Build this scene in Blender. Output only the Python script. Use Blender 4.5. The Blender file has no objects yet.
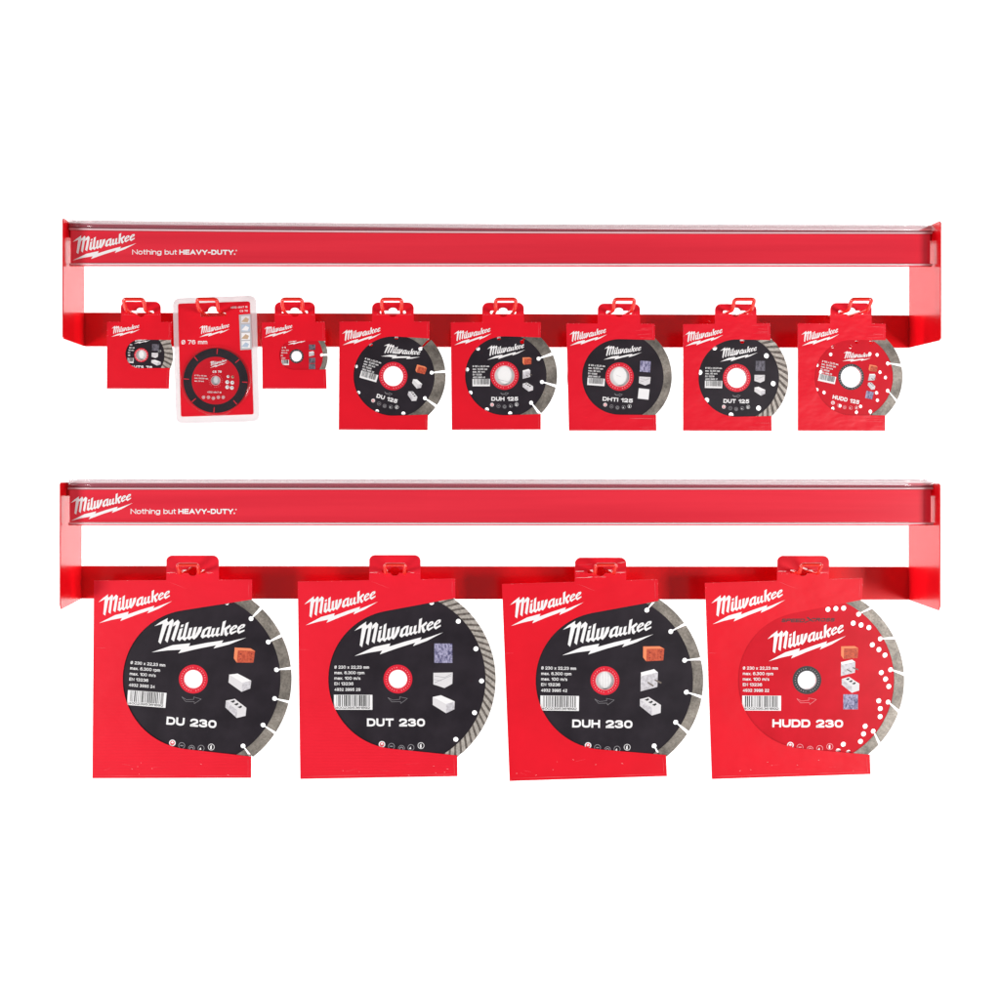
import bpy, math, random
from math import sin, cos, pi, radians, sqrt, atan2, tan
from mathutils import Vector, Matrix, Euler
random.seed(7)
scene = bpy.context.scene
col = scene.collection
S = 0.00118            # metres per picture pixel on the plane the packs hang in
D = 1.4                # camera distance to that plane
CX, CY, CZ = 415.0, 465.0, 1.35

# ------------------------------------------------------------------ materials
def newmat(name):
    m = bpy.data.materials.new(name); m.use_nodes = True
    nt = m.node_tree
    b = nt.nodes['Principled BSDF']
    return m, nt, b
def setp(b, **k):
    for a, v in k.items():
        n = {'base': 'Base Color', 'rough': 'Roughness', 'metal': 'Metallic', 'coat': 'Coat Weight',
             'coatr': 'Coat Roughness', 'spec': 'Specular IOR Level', 'trans': 'Transmission Weight',
             'ior': 'IOR', 'alpha': 'Alpha'}[a]
        if a == 'base': v = (v[0], v[1], v[2], 1)
        b.inputs[n].default_value = v
def noise(nt, scale, detail=4, stretch=None, rough=0.5):
    tc = nt.nodes.new('ShaderNodeTexCoord'); n = nt.nodes.new('ShaderNodeTexNoise')
    n.inputs['Scale'].default_value = scale; n.inputs['Detail'].default_value = detail
    n.inputs['Roughness'].default_value = rough
    if stretch:
        mp = nt.nodes.new('ShaderNodeMapping'); mp.inputs['Scale'].default_value = stretch
        nt.links.new(tc.outputs['Object'], mp.inputs['Vector']); nt.links.new(mp.outputs[0], n.inputs['Vector'])
    else:
        nt.links.new(tc.outputs['Object'], n.inputs['Vector'])
    return n
def mixcol(nt, b, fac_socket, c1, c2, lo=0.35, hi=0.65, inp='Base Color'):
    r = nt.nodes.new('ShaderNodeValToRGB')
    r.color_ramp.elements[0].position = lo; r.color_ramp.elements[0].color = (*c1, 1)
    r.color_ramp.elements[1].position = hi; r.color_ramp.elements[1].color = (*c2, 1)
    nt.links.new(fac_socket, r.inputs[0]); nt.links.new(r.outputs[0], b.inputs[inp])
    return r
def bump(nt, b, sock, strength, dist=0.001, prev=None):
    bp = nt.nodes.new('ShaderNodeBump'); bp.inputs['Strength'].default_value = strength
    bp.inputs['Distance'].default_value = dist
    nt.links.new(sock, bp.inputs['Height'])
    if prev: nt.links.new(prev.outputs[0], bp.inputs['Normal'])
    nt.links.new(bp.outputs[0], b.inputs['Normal'])
    return bp
def simple(name, c, rough=0.5, metal=0.0, **k):
    m, nt, b = newmat(name); setp(b, base=c, rough=rough, metal=metal, **k); return m

def card_mat(name, base, base2, flutes=0.0, crumple=0.25, rough=0.42):
    m, nt, b = newmat(name); setp(b, rough=rough, spec=0.3)
    n = noise(nt, 14, 3); mixcol(nt, b, n.outputs['Fac'], base, base2, 0.3, 0.7)
    n1 = noise(nt, 22, 3, (1, 1, 1.6)); p = bump(nt, b, n1.outputs['Fac'], crumple, 0.004)
    n3 = noise(nt, 260, 2); p = bump(nt, b, n3.outputs['Fac'], 0.08, 0.0006, p)
    # thin pale creases where the board has been folded or scratched
    n4 = noise(nt, 9, 2, (0.6, 1, 5), 0.4)
    if flutes:
        tc = nt.nodes.new('ShaderNodeTexCoord'); sp = nt.nodes.new('ShaderNodeSeparateXYZ')
        nt.links.new(tc.outputs['Object'], sp.inputs[0])
        mu = nt.nodes.new('ShaderNodeMath'); mu.operation = 'MULTIPLY'; mu.inputs[1].default_value = 1800.0
        nt.links.new(sp.outputs[2], mu.inputs[0])
        si = nt.nodes.new('ShaderNodeMath'); si.operation = 'SINE'; nt.links.new(mu.outputs[0], si.inputs[0])
        n5 = noise(nt, 7, 1)
        m2 = nt.nodes.new('ShaderNodeMath'); m2.operation = 'MULTIPLY'
        mr = nt.nodes.new('ShaderNodeMapRange'); mr.inputs[1].default_value = .035; mr.inputs[2].default_value = .11; mr.inputs[3].default_value = 1; mr.inputs[4].default_value = .06
        nt.links.new(sp.outputs[2], mr.inputs[0])
        m3 = nt.nodes.new('ShaderNodeMath'); m3.operation = 'MULTIPLY'; nt.links.new(mr.outputs[0], m3.inputs[0]); nt.links.new(n5.outputs['Fac'], m3.inputs[1])
        nt.links.new(si.outputs[0], m2.inputs[0]); nt.links.new(m3.outputs[0], m2.inputs[1])
        p = bump(nt, b, m2.outputs[0], flutes, 0.0006, p)
    return m
M = {}
RED = (0.82, 0.006, 0.028); RED2 = (0.70, 0.004, 0.018)
M['card'] = card_mat('red coated cardboard', (0.80, 0.004, 0.019), (0.70, 0.003, 0.015))
M['card_wave'] = card_mat('red fluted cardboard', (0.82, 0.010, 0.03), (0.76, 0.008, 0.024), flutes=0.22)
M['card_wrinkled'] = card_mat('red wrinkled cardboard', (0.80, 0.007, 0.025), (0.74, 0.005, 0.02), crumple=0.5, rough=0.36)
M['paper'] = simple('white board inside', (0.92, 0.91, 0.91), 0.8)
M['fleck'] = simple('worn paper fleck', (0.86, 0.62, 0.63), 0.8)
M['ink'] = simple('white print', (0.88, 0.87, 0.88), 0.5)
M['ink_dim'] = simple('grey print', (0.30, 0.29, 0.31), 0.5)
M['black'] = simple('black print', (0.02, 0.02, 0.022), 0.5)
M['darkred'] = simple('dark red print', (0.12, 0.006, 0.01), 0.5)
m, nt, b = newmat('black lacquered steel'); setp(b, rough=0.36, spec=0.35)
n = noise(nt, 30, 3); mixcol(nt, b, n.outputs['Fac'], (0.014, 0.010, 0.015), (0.024, 0.018, 0.025))
n = noise(nt, 900, 2); bump(nt, b, n.outputs['Fac'], 0.12, 0.0002); M['disc_black'] = m
m, nt, b = newmat('red lacquered steel'); setp(b, rough=0.34, spec=0.22)
n = noise(nt, 30, 3); mixcol(nt, b, n.outputs['Fac'], (0.56, 0.005, 0.016), (0.63, 0.007, 0.021))
n = noise(nt, 900, 2); bump(nt, b, n.outputs['Fac'], 0.12, 0.0002); M['disc_red'] = m
M['ring_red'] = simple('red hub print', (0.72, 0.008, 0.03), 0.4)
M['ring_pale'] = simple('pale red hub lettering', (0.85, 0.33, 0.36), 0.5)
m, nt, b = newmat('diamond segment metal'); setp(b, rough=0.45, metal=0.4)
n = noise(nt, 420, 5, None, 0.7); r1 = mixcol(nt, b, n.outputs['Fac'], (0.20, 0.175, 0.15), (0.36, 0.325, 0.285), 0.34, 0.64)
nb = noise(nt, 38, 3); mr = nt.nodes.new('ShaderNodeMapRange'); mr.inputs[1].default_value = .3; mr.inputs[2].default_value = .7; mr.inputs[3].default_value = .40; mr.inputs[4].default_value = 1.30
nt.links.new(nb.outputs['Fac'], mr.inputs[0])
vm = nt.nodes.new('ShaderNodeVectorMath'); vm.operation = 'SCALE'; nt.links.new(r1.outputs[0], vm.inputs[0]); nt.links.new(mr.outputs[0], vm.inputs['Scale'])
nt.links.new(vm.outputs[0], b.inputs['Base Color'])
bump(nt, b, n.outputs['Fac'], 0.35, 0.0004); M['segment'] = m
M['crease'] = simple('pale crease in red board', (0.86, 0.10, 0.13), 0.6)
m, nt, b = newmat('bright ground segment metal'); setp(b, rough=0.38, metal=0.3)
n = noise(nt, 420, 5, None, 0.7); mixcol(nt, b, n.outputs['Fac'], (0.38, 0.345, 0.31), (0.62, 0.57, 0.52), 0.36, 0.62)
bump(nt, b, n.outputs['Fac'], 0.3, 0.0003); M['rib'] = m
m, nt, b = newmat('dark groove metal'); setp(b, rough=0.55, metal=0.2)
n = noise(nt, 420, 5); mixcol(nt, b, n.outputs['Fac'], (0.09, 0.075, 0.065), (0.20, 0.17, 0.15)); M['groove'] = m
m, nt, b = newmat('red powder coated steel'); setp(b, base=(0.68, 0.001, 0.006), rough=0.22, spec=0.55, coat=0.22, coatr=0.08)
n = noise(nt, 380, 2); bump(nt, b, n.outputs['Fac'], 0.05, 0.0003); M['steel'] = m
m, nt, b = newmat('red lacquered wire'); setp(b, base=(0.80, 0.022, 0.010), rough=0.18, coat=0.6, coatr=0.1); M['wire'] = m
m, nt, b = newmat('red header strip under film'); setp(b, rough=0.22, spec=0.5, coat=0.6, coatr=0.12)
n = noise(nt, 5, 3, (0.5, 1, 14)); mixcol(nt, b, n.outputs['Fac'], (0.72, 0.016, 0.038), (0.80, 0.022, 0.046))
bump(nt, b, n.outputs['Fac'], 0.15, 0.002); M['header'] = m
# thermoformed blister plastic: see-through with fresnel sheen and a little milkiness
def film(name, body, tint):
    m = bpy.data.materials.new(name); m.use_nodes = True; nt = m.node_tree; nt.nodes.clear()
    o = nt.nodes.new('ShaderNodeOutputMaterial'); t = nt.nodes.new('ShaderNodeBsdfTransparent')
    d = nt.nodes.new('ShaderNodeBsdfDiffuse'); g = nt.nodes.new('ShaderNodeBsdfGlossy')
    d.inputs[0].default_value = (*tint, 1); g.inputs['Roughness'].default_value = 0.12
    a = nt.nodes.new('ShaderNodeMixShader'); a.inputs[0].default_value = body
    nt.links.new(t.outputs[0], a.inputs[1]); nt.links.new(d.outputs[0], a.inputs[2])
    f = nt.nodes.new('ShaderNodeLayerWeight'); f.inputs[0].default_value = 0.12
    cl = nt.nodes.new('ShaderNodeMath'); cl.operation = 'MULTIPLY_ADD'; cl.inputs[1].default_value = .5; cl.inputs[2].default_value = .03
    nt.links.new(f.outputs['Facing'], cl.inputs[0])
    nn = nt.nodes.new('ShaderNodeMixShader'); nt.links.new(cl.outputs[0], nn.inputs[0])
    nt.links.new(a.outputs[0], nn.inputs[1]); nt.links.new(g.outputs[0], nn.inputs[2])
    nt.links.new(nn.outputs[0], o.inputs[0]); return m
M['clear'] = film('clear extruded plastic', 0.38, (0.50, 0.17, 0.22))
M['bead'] = film('clear bead with highlight tint', 0.72, (0.86, 0.62, 0.66))  # paler copy of the clear plastic; highlight lines put into its tint
M['tray'] = film('milky blister plastic', 0.5, (0.80, 0.70, 0.72))
M['dome'] = film('clear blister plastic', 0.0, (0.9, 0.9, 0.9))
M['or_l'] = simple('light orange brick print', (0.85, 0.24, 0.10), 0.6)
m, nt, b = newmat('brick print'); setp(b, rough=0.6)
n = noise(nt, 500, 3); mixcol(nt, b, n.outputs['Fac'], (0.42, 0.05, 0.02), (0.62, 0.10, 0.04)); M['or_d'] = m
M['st1'] = simple('pale stone print', (0.72, 0.70, 0.72), 0.6)
m, nt, b = newmat('mid stone print'); setp(b, rough=0.6)
n = noise(nt, 350, 3); mixcol(nt, b, n.outputs['Fac'], (0.48, 0.46, 0.49), (0.68, 0.66, 0.70)); M['st2'] = m
M['st3'] = simple('dark grey stone print', (0.38, 0.37, 0.40), 0.6)  # darker grey for slab veins, hub edges and picture dots
m, nt, b = newmat('granite print'); setp(b, rough=0.6)
n = noise(nt, 520, 4, (1, 1, 0.5), 0.7); mixcol(nt, b, n.outputs['Fac'], (0.07, 0.065, 0.16), (0.42, 0.40, 0.58), 0.4, 0.6); M['gran'] = m
m, nt, b = newmat('dim granite print'); setp(b, rough=0.6)
n = noise(nt, 520, 4, (1, 1, 0.5), 0.7); mixcol(nt, b, n.outputs['Fac'], (0.05, 0.045, 0.06), (0.16, 0.15, 0.19), 0.4, 0.6); M['gran2'] = m
M['bar'] = simple('rebar print', (0.16, 0.13, 0.11), 0.6)
M['tan'] = simple('tan picture print', (0.55, 0.38, 0.25), 0.6)
M['blue'] = simple('pale blue picture print', (0.45, 0.55, 0.68), 0.6)
M['strip'] = simple('silver grey print', (0.50, 0.48, 0.50), 0.5)
m, nt, b = newmat('white studio paper'); setp(b, base=(0.92, 0.92, 0.92), rough=1.0, spec=0.0)
n = noise(nt, 3, 2); mixcol(nt, b, n.outputs['Fac'], (0.915, 0.915, 0.915), (0.925, 0.925, 0.925)); M['backdrop'] = m

# ------------------------------------------------------------------ geometry helpers
def link(o, parent=None):
    col.objects.link(o)
    if parent: o.parent = parent
    return o
def thing(name, label, cat, loc=(0, 0, 0), rot=None, group=None):
    o = bpy.data.objects.new(name, None); o.empty_display_size = 0.02
    col.objects.link(o); o.location = loc
    if rot is not None: o.rotation_euler = rot
    o['label'] = label; o['category'] = cat
    if group: o['group'] = group
    return o
def px(x, y, Y=0.0):
    k = (D + Y) / D
    return Vector(((x - CX) * S * k, Y, CZ - (y - CY) * S * k))

class MB:
    """collects polygons; u,v are picture-pixel offsets (v down) round an origin, y is metres"""
    def __init__(s): s.v = []; s.f = []; s.m = []; s.mats = []; s.lift = 0
    def mi(s, k):
        if k not in s.mats: s.mats.append(k)
        return s.mats.index(k)
    def face(s, pts, k):
        i = len(s.v); s.v += pts; s.f.append(list(range(i, i + len(pts)))); s.m.append(s.mi(k))
    def flat(s, uv, y, k, step=0.000008):
        s.lift += step
        s.face([(u * S, y - s.lift, -v * S) for u, v in uv], k)
    def circ(s, u, v, r, y, k, n=20): s.flat([(u + r * cos(2 * pi * i / n), v - r * sin(2 * pi * i / n)) for i in range(n)], y, k)
    def ring(s, u, v, r0, r1, y, k, n=32, step=0.000008):
        s.lift += step
        for i in range(n):
            a, c = 2 * pi * i / n, 2 * pi * (i + 1) / n
            s.face([((u + r * cos(t)) * S, y - s.lift, -(v - r * sin(t)) * S) for r, t in ((r0, a), (r1, a), (r1, c), (r0, c))], k)
    def rect(s, u0, v0, u1, v1, y, k): s.flat([(u0, v1), (u1, v1), (u1, v0), (u0, v0)], y, k)
    def box(s, a, b, k):
        x0, y0, z0 = a; x1, y1, z1 = b
        P = [(x0, y0, z0), (x1, y0, z0), (x1, y1, z0), (x0, y1, z0), (x0, y0, z1), (x1, y0, z1), (x1, y1, z1), (x0, y1, z1)]
        i = len(s.v); s.v += P
        for f in ((0, 3, 2, 1), (4, 5, 6, 7), (0, 1, 5, 4), (1, 2, 6, 5), (2, 3, 7, 6), (3, 0, 4, 7)):
            s.f.append([i + j for j in f]); s.m.append(s.mi(k))
    def merge(s, me, k, off=(0, 0, 0)):
        i = len(s.v); s.v += [(v.co.x + off[0], v.co.y + off[1], v.co.z + off[2]) for v in me.vertices]
        for p in me.polygons: s.f.append([i + j for j in p.vertices]); s.m.append(s.mi(k))
    def build(s, name, parent=None, smooth=False, warp=None, rotm=None):
        me = bpy.data.meshes.new(name)
        vs = s.v
        if rotm is not None: vs = [tuple(rotm @ Vector(p)) for p in vs]
        if warp: vs = [warp(p) for p in vs]
        me.from_pydata(vs, [], s.f)
        for k in s.mats: me.materials.append(M[k])
        me.polygons.foreach_set('material_index', s.m)
        if smooth: me.polygons.foreach_set('use_smooth', [True] * len(me.polygons))
        me.update()
        return link(bpy.data.objects.new(name, me), parent)

def plate_mesh(loops, y, t):
    """loops in pixels (u, v down); plate centred on depth y (m), thickness t (m)"""
    cu = bpy.data.curves.new('outline', 'CURVE'); cu.dimensions = '2D'; cu.fill_mode = 'BOTH'; cu.extrude = t / 2
    for L in loops:
        sp = cu.splines.new('POLY'); sp.points.add(len(L) - 1)
        for i, (u, v) in enumerate(L): sp.points[i].co = (u * S, -v * S, 0, 1)
        sp.use_cyclic_u = True
    ob = bpy.data.objects.new('outline', cu)
    col.objects.link(ob)
    dg = bpy.context.evaluated_depsgraph_get()
    me = bpy.data.meshes.new_from_object(ob.evaluated_get(dg))
    for v in me.vertices:
        x, yy, z = v.co; v.co = (x, y - z, yy)
    col.objects.unlink(ob); bpy.data.objects.remove(ob); bpy.data.curves.remove(cu)
    return me
def plate(name, loops, y, t, mats, parent, inner=None):
    me = plate_mesh(loops, y, t); me.name = name; me.materials.clear()
    for k in mats: me.materials.append(M[k])
    for p in me.polygons:
        p.use_smooth = False
        p.material_index = 1 if (len(mats) > 1 and p.normal.y < -0.5) else 0
    return link(bpy.data.objects.new(name, me), parent)
def _arc(cx, cy, rx, ry, a0, a1, n=9, e=.82):
    P = []
    for i in range(n + 1):
        t = radians(a0 + (a1 - a0) * i / n); c, d = cos(t), sin(t)
        P.append((cx + rx * math.copysign(abs(c) ** e, c), cy + ry * math.copysign(abs(d) ** e, d)))
    return P
_o = lambda cx, cy, rx, ry: _arc(cx, cy, rx, ry, 0, 360, 20) 
XH = .72
GL = {
 ' ': (.24, []), '.': (.0, [[(0, 0), (0, .02)]]), ',': (.05, [[(.05, .04), (0, -.16)]]), '-': (.34, [[(0, .42), (.34, .42)]]), '/': (.34, [[(0, -.02), (.34, 1.02)]]),
 '0': (.78, [_o(.39, .5, .39, .5)]), 'O': (.86, [_o(.43, .5, .43, .5)]), '\u00d8': (.8, [_o(.4, .5, .4, .5), [(.08, .02), (.72, .98)]]),
 '1': (.36, [[(0, .76), (.36, .92)], [(.36, 1), (.36, 0)]]),
 '2': (.78, [_arc(.39, .70, .37, .30, 165, -25) + [(.02, .06), (.02, 0), (.78, 0)]]),
 '3': (.78, [_arc(.37, .76, .35, .24, 160, -90) , _arc(.38, .26, .40, .26, 90, -160)]),
 '4': (.84, [[(.62, 0), (.62, 1), (.0, .26), (.84, .26)]]),
 '5': (.78, [[(.72, 1), (.12, 1), (.06, .52)] + _arc(.38, .32, .38, .32, 130, -155)]),
 '6': (.78, [_o(.39, .31, .38, .31), [(.01, .31)] + _arc(.40, .62, .38, .38, 180, 35)]),
 '7': (.76, [[(0, 1), (.76, 1), (.28, 0)]]),
 '8': (.78, [_o(.39, .76, .35, .24), _o(.39, .27, .39, .27)]),
 '9': (.78, [_o(.39, .69, .38, .31), [(.77, .69)] + _arc(.38, .38, .39, .38, 0, -145)]),
 'A': (.92, [[(0, 0), (.46, 1), (.92, 0)], [(.18, .30), (.74, .30)]]),
 'C': (.84, [_arc(.43, .5, .43, .5, 40, 320, 18)]),
 'D': (.84, [[(.38, 0), (0, 0), (0, 1), (.38, 1)] + _arc(.40, .5, .44, .5, 80, -80) + [(.38, 0)]]),
 'E': (.70, [[(.70, 1), (0, 1), (0, 0), (.70, 0)], [(0, .52), (.64, .52)]]),
 'H': (.82, [[(0, 0), (0, 1)], [(.82, 0), (.82, 1)], [(0, .52), (.82, .52)]]),
 'I': (.0, [[(0, 0), (0, 1)]]),
 'N': (.80, [[(0, 0), (0, 1), (.80, 0), (.80, 1)]]),
 'P': (.74, [[(0, 0), (0, 1), (.4, 1)] + _arc(.42, .73, .32, .27, 80, -80) + [(0, .46)]]),
 'R': (.78, [[(0, 0), (0, 1), (.4, 1)] + _arc(.42, .74, .32, .26, 80, -80) + [(0, .48)], [(.45, .48), (.78, 0)]]),
 'S': (.76, [_arc(.38, .75, .35, .25, 35, 250) + _arc(.38, .26, .38, .26, 75, -150)]),
 'T': (.80, [[(0, 1), (.80, 1)], [(.40, 1), (.40, 0)]]),
 'U': (.80, [[(0, 1)] + _arc(.40, .36, .40, .36, 180, 360) + [(.80, 1)]]),
 'V': (.88, [[(0, 1), (.44, 0), (.88, 1)]]),
 'Y': (.84, [[(0, 1), (.42, .45), (.84, 1)], [(.42, .45), (.42, 0)]]),
 'a': (.58, [_arc(.29, .5, .27, .22, 160, 0) + [(.56, 0)], _arc(.28, .19, .27, .19, 40, 320)]),
 'b': (.62, [[(0, 1), (0, 0)], _o(.32, .36, .30, .36)]),
 'g': (.62, [_o(.30, .36, .30, .36), [(.62, .72)] + _arc(.31, -.06, .31, .22, 0, -150)]),
 'h': (.58, [[(0, 0), (0, 1)], [(0, .4)] + _arc(.29, .42, .29, .30, 170, 0) + [(.58, 0)]]),
 'i': (.0, [[(0, 0), (0, .70)], [(0, .99), (0, 1)]]),
 'm': (.96, [[(0, 0), (0, .72)], _arc(.24, .44, .24, .28, 170, 0) + [(.48, 0)], _arc(.72, .44, .24, .28, 170, 0) + [(.96, 0)]]),
 'n': (.58, [[(0, 0), (0, .72)], [(0, .4)] + _arc(.29, .42, .29, .30, 170, 0) + [(.58, 0)]]),
 'o': (.64, [_o(.32, .36, .32, .36)]),
 'p': (.62, [[(0, -.28), (0, .72)], _o(.32, .36, .30, .36)]),
 'r': (.32, [[(0, 0), (0, .72)], _arc(.3, .42, .3, .30, 175, 90)]),
 's': (.52, [_arc(.26, .54, .24, .18, 35, 250) + _arc(.26, .18, .26, .18, 75, -150)]),
 't': (.34, [[(.12, .98)] + _arc(.34, .16, .22, .16, 180, 260), [(0, .72), (.34, .72)]]),
 'u': (.58, [[(0, .72)] + _arc(.29, .30, .29, .30, 180, 350), [(.58, .72), (.58, 0)]]),
 'x': (.60, [[(0, 0), (.60, .72)], [(0, .72), (.60, 0)]]),
}
def add_text(mb, s, u, v, w, cap, y, k, bold=0.0, ang=0.0, shear=0.0):
    """single-stroke grotesque lettering: left end u, baseline v, width w, capital height cap, all in px"""
    heavy = bold >= .03
    wt = cap * (.245 if heavy else .155 if bold < .015 else .175); h = wt / 2
    gap = .30 if heavy else .26
    ink = cap - wt
    adv = []; x = 0; nspace = 0
    for i, ch in enumerate(s):
        gw, st = GL[ch]; adv.append(x); x += gw
        if i < len(s) - 1: nspace += 1
    # x scale so that glyph widths plus fixed letter gaps fill w
    g = wt + .10 * cap
    sx = (w - wt - nspace * g) / max(x, .01)
    if sx < .25 * cap: g = max(wt * 1.15, (w - wt - .45 * cap * x) / max(1, nspace)); sx = (w - wt - nspace * g) / max(x, .01)
    ca, sa = cos(ang), sin(ang); ns = 0
    for i, ch in enumerate(s):
        gw, st = GL[ch]; ox = h + adv[i] * sx + ns * g
        if i < len(s) - 1: ns += 1
        for line in st:
            P = [(ox + a * sx, h + b * ink) for a, b in line]
            closed = len(P) > 2 and abs(P[0][0] - P[-1][0]) < 1e-4 and abs(P[0][1] - P[-1][1]) < 1e-4
            Q = [P[0]]
            for p in P[1:]:
                if (p[0] - Q[-1][0]) ** 2 + (p[1] - Q[-1][1]) ** 2 > (wt * .12) ** 2 or p is P[-1]: Q.append(p)
            P = Q
            if closed: P = P[:-1]
            n = len(P); Lh = []; Rh = []
            for j in range(n):
                a = P[j - 1] if (j > 0 or closed) else None; c = P[(j + 1) % n] if (j < n - 1 or closed) else None
                def dr(p, q):
                    dx, dy = q[0] - p[0], q[1] - p[1]; d = sqrt(dx * dx + dy * dy) or 1e-6; return dx / d, dy / d
                px_, py_ = P[j]
                if a is None: d = dr(P[j], c); px_ -= d[0] * h; py_ -= d[1] * h; nx, ny, m = -d[1], d[0], 1
                elif c is None: d = dr(a, P[j]); px_ += d[0] * h; py_ += d[1] * h; nx, ny, m = -d[1], d[0], 1
                else:
                    d1, d2 = dr(a, P[j]), dr(P[j], c); nx, ny = -(d1[1] + d2[1]), d1[0] + d2[0]; l = sqrt(nx * nx + ny * ny) or 1e-6
                    nx /= l; ny /= l; m = min(1.9, 1 / max(.3, nx * -d1[1] + ny * d1[0]))
                Lh.append((px_ + nx * h * m, py_ + ny * h * m)); Rh.append((px_ - nx * h * m, py_ - ny * h * m))
            mb.lift += .000004; idx = len(mb.v)
            for q in Lh + Rh:
                a_, b_ = q[0] + q[1] * shear, q[1]
                mb.v.append(((u + a_ * ca - b_ * sa) * S, y - mb.lift, -(v - (a_ * sa + b_ * ca)) * S))
            for j in range(n if closed else n - 1):
                jj = (j + 1) % n; mb.f.append([idx + j, idx + n + j, idx + n + jj, idx + jj]); mb.m.append(mb.mi(k))

LOGO = [
 [(45,458),(240,366),(405,330),(393,362),(550,312),(715,268),(703,297),(932,218),(770,304),(630,357),(652,322),(480,376),(300,440),(323,402),(190,424)],
 [(45,205),(95,160),(165,112),(160,140),(172,150),(122,370),(98,350),(122,172)],
 [(166,160),(212,115),(224,136),(186,350),(160,328),(186,172),(160,190)],
 [(222,156),(262,118),(284,140),(246,332),(218,312),(248,168),(220,190)],
 [(298,165),(323,155),(318,181),(294,188)],
 [(290,204),(318,192),(303,286),(325,268),(324,290),(300,322),(272,306)],
 [(340,145),(368,128),(349,282),(372,266),(372,284),(350,314),(320,298)],
 [(380,186),(408,176),(394,268),(414,256),(414,276),(393,301),(366,286)],
 [(424,174),(452,165),(440,256),(462,196),(468,170),(500,158),(494,206),(464,262),(436,292),(408,276)],
 [(512,188),(548,158),(590,148),(586,170),(556,176),(536,196),(526,240),(552,228),(552,246),(516,272),(494,254)],
 [(566,166),(588,160),(576,232),(592,222),(592,240),(572,262),(548,248)],
 [(600,166),(626,156),(614,222),(632,212),(632,226),(613,250),(588,238)],
 [(642,156),(668,146),(657,214),(676,204),(676,218),(655,240),(630,228)],
 [(692,90),(722,74),(703,222),(680,228)],
 [(704,158),(764,110),(774,128),(722,176)],
 [(712,172),(736,160),(748,196),(766,188),(740,226),(722,216)],
 [(766,150),(800,114),(812,120),(792,146),(786,182),(832,158),(832,173),(785,206),(764,188)],
 [(800,113),(826,106),(837,120),(831,136),(788,164),(788,152),(812,136),(815,126),(806,121)],
 [(838,133),(872,97),(884,103),(864,129),(858,165),(908,142),(908,157),(857,190),(836,172)],
 [(872,96),(898,89),(909,103),(903,119),(860,147),(860,135),(884,119),(887,109),(878,104)],
]
def logo(parent, tl, tr, y, k='ink', warp=None, name='logo', scuff=None):
    """white script logo over a lightning bolt, placed by the two tips of the bolt"""
    mb = MB(); nx, ny = 887.0, -240.0
    dx, dy = tr[0] - tl[0], tr[1] - tl[1]; q = nx * nx + ny * ny
    a = (dx * nx + dy * ny) / q; b = (dy * nx - dx * ny) / q
    def T(p):
        x, yy = p[0] - 45, p[1] - 458
        return (tl[0] + a * x - b * yy, tl[1] + b * x + a * yy)
    for L in LOGO: mb.flat([T(p) for p in L][::-1], y, k)
    c = T((902, 98)); mb.ring(c[0], c[1], 5 * a, 8 * a, y, k, 10)
    return mb.build(name, parent, warp=warp)

def picture(parent, kind, cu, cv, w, h, y):
    """small printed picture of a building material"""
    mb = MB()
    data = {
     'brick': ((95, 75, 360, 265), [('or_l', [(95,80),(300,75),(360,105),(140,110)]), ('or_l', [(95,80),(140,110),(135,265),(95,215)]),
               ('or_d', [(140,110),(360,105),(350,250),(135,265)])] + [('darkred', [(x-7,yy-6),(x+7,yy-6),(x+7,yy+6),(x-7,yy+6)]) for x, yy in ((180,155),(320,145),(178,218),(315,210))]),
     'rebar': ((75, 350, 340, 635), [('st2', [(75,395),(240,350),(290,390),(285,575),(75,635)]), ('ink', [(75,395),(240,350),(290,390),(85,440)]),
               ('bar', [(165,510),(240,556),(235,575),(160,528)]), ('bar', [(250,478),(338,515),(330,535),(250,498)])]),
     'cinder': ((60, 705, 325, 940), [('st1', [(60,735),(170,705),(325,805),(212,845)]), ('st2', [(60,735),(212,845),(212,940),(60,820)]),
               ('st1', [(212,845),(325,805),(322,905),(212,940)])] + [('black', [(118+a,742+b),(165+a,720+b),(178+a,736+b),(152+a,756+b)]) for a, b in ((0,0),(46,31),(94,62))]),
     'block': ((95, 738, 375, 965), [('ink', [(95,760),(200,738),(375,815),(265,850)]), ('st1', [(95,760),(265,850),(265,965),(95,860)]),
               ('st2', [(265,850),(375,815),(370,915),(265,965)])]),
     'slab': ((95, 460, 345, 652), [('st1', [(95,465),(345,460),(340,600),(240,652),(95,608)]), ('st3', [(110,585),(330,495),(332,500),(112,592)]),
               ('st3', [(110,500),(240,520),(340,470),(340,476),(240,527),(110,506)]), ('st3', [(100,545),(200,560),(200,566),(100,550)])]),
     'granite': ((0, 0, 10, 10), [('gran', [(0,0),(10,0),(10,10),(0,10)])]),
     'darkstone': ((0, 0, 10, 10), [('gran2', [(0,0),(10,0),(10,10),(0,10)])]),
     'tile': ((0, 0, 10, 10), [('st1', [(0,0),(10,.4),(9.6,10),(-.4,9.6)]), ('ink', [(.5,.5),(9.5,.9),(9.2,9.4),(.2,9)])]),
    }[kind]
    x0, y0, x1, y1 = data[0]
    for k, P in data[1]:
        mb.flat([(cu + ((p[0] - x0) / (x1 - x0) - .5) * w, cv + ((p[1] - y0) / (y1 - y0) - .5) * h) for p in P][::-1], y, k)
    return mb.build('material_picture', parent)

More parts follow.
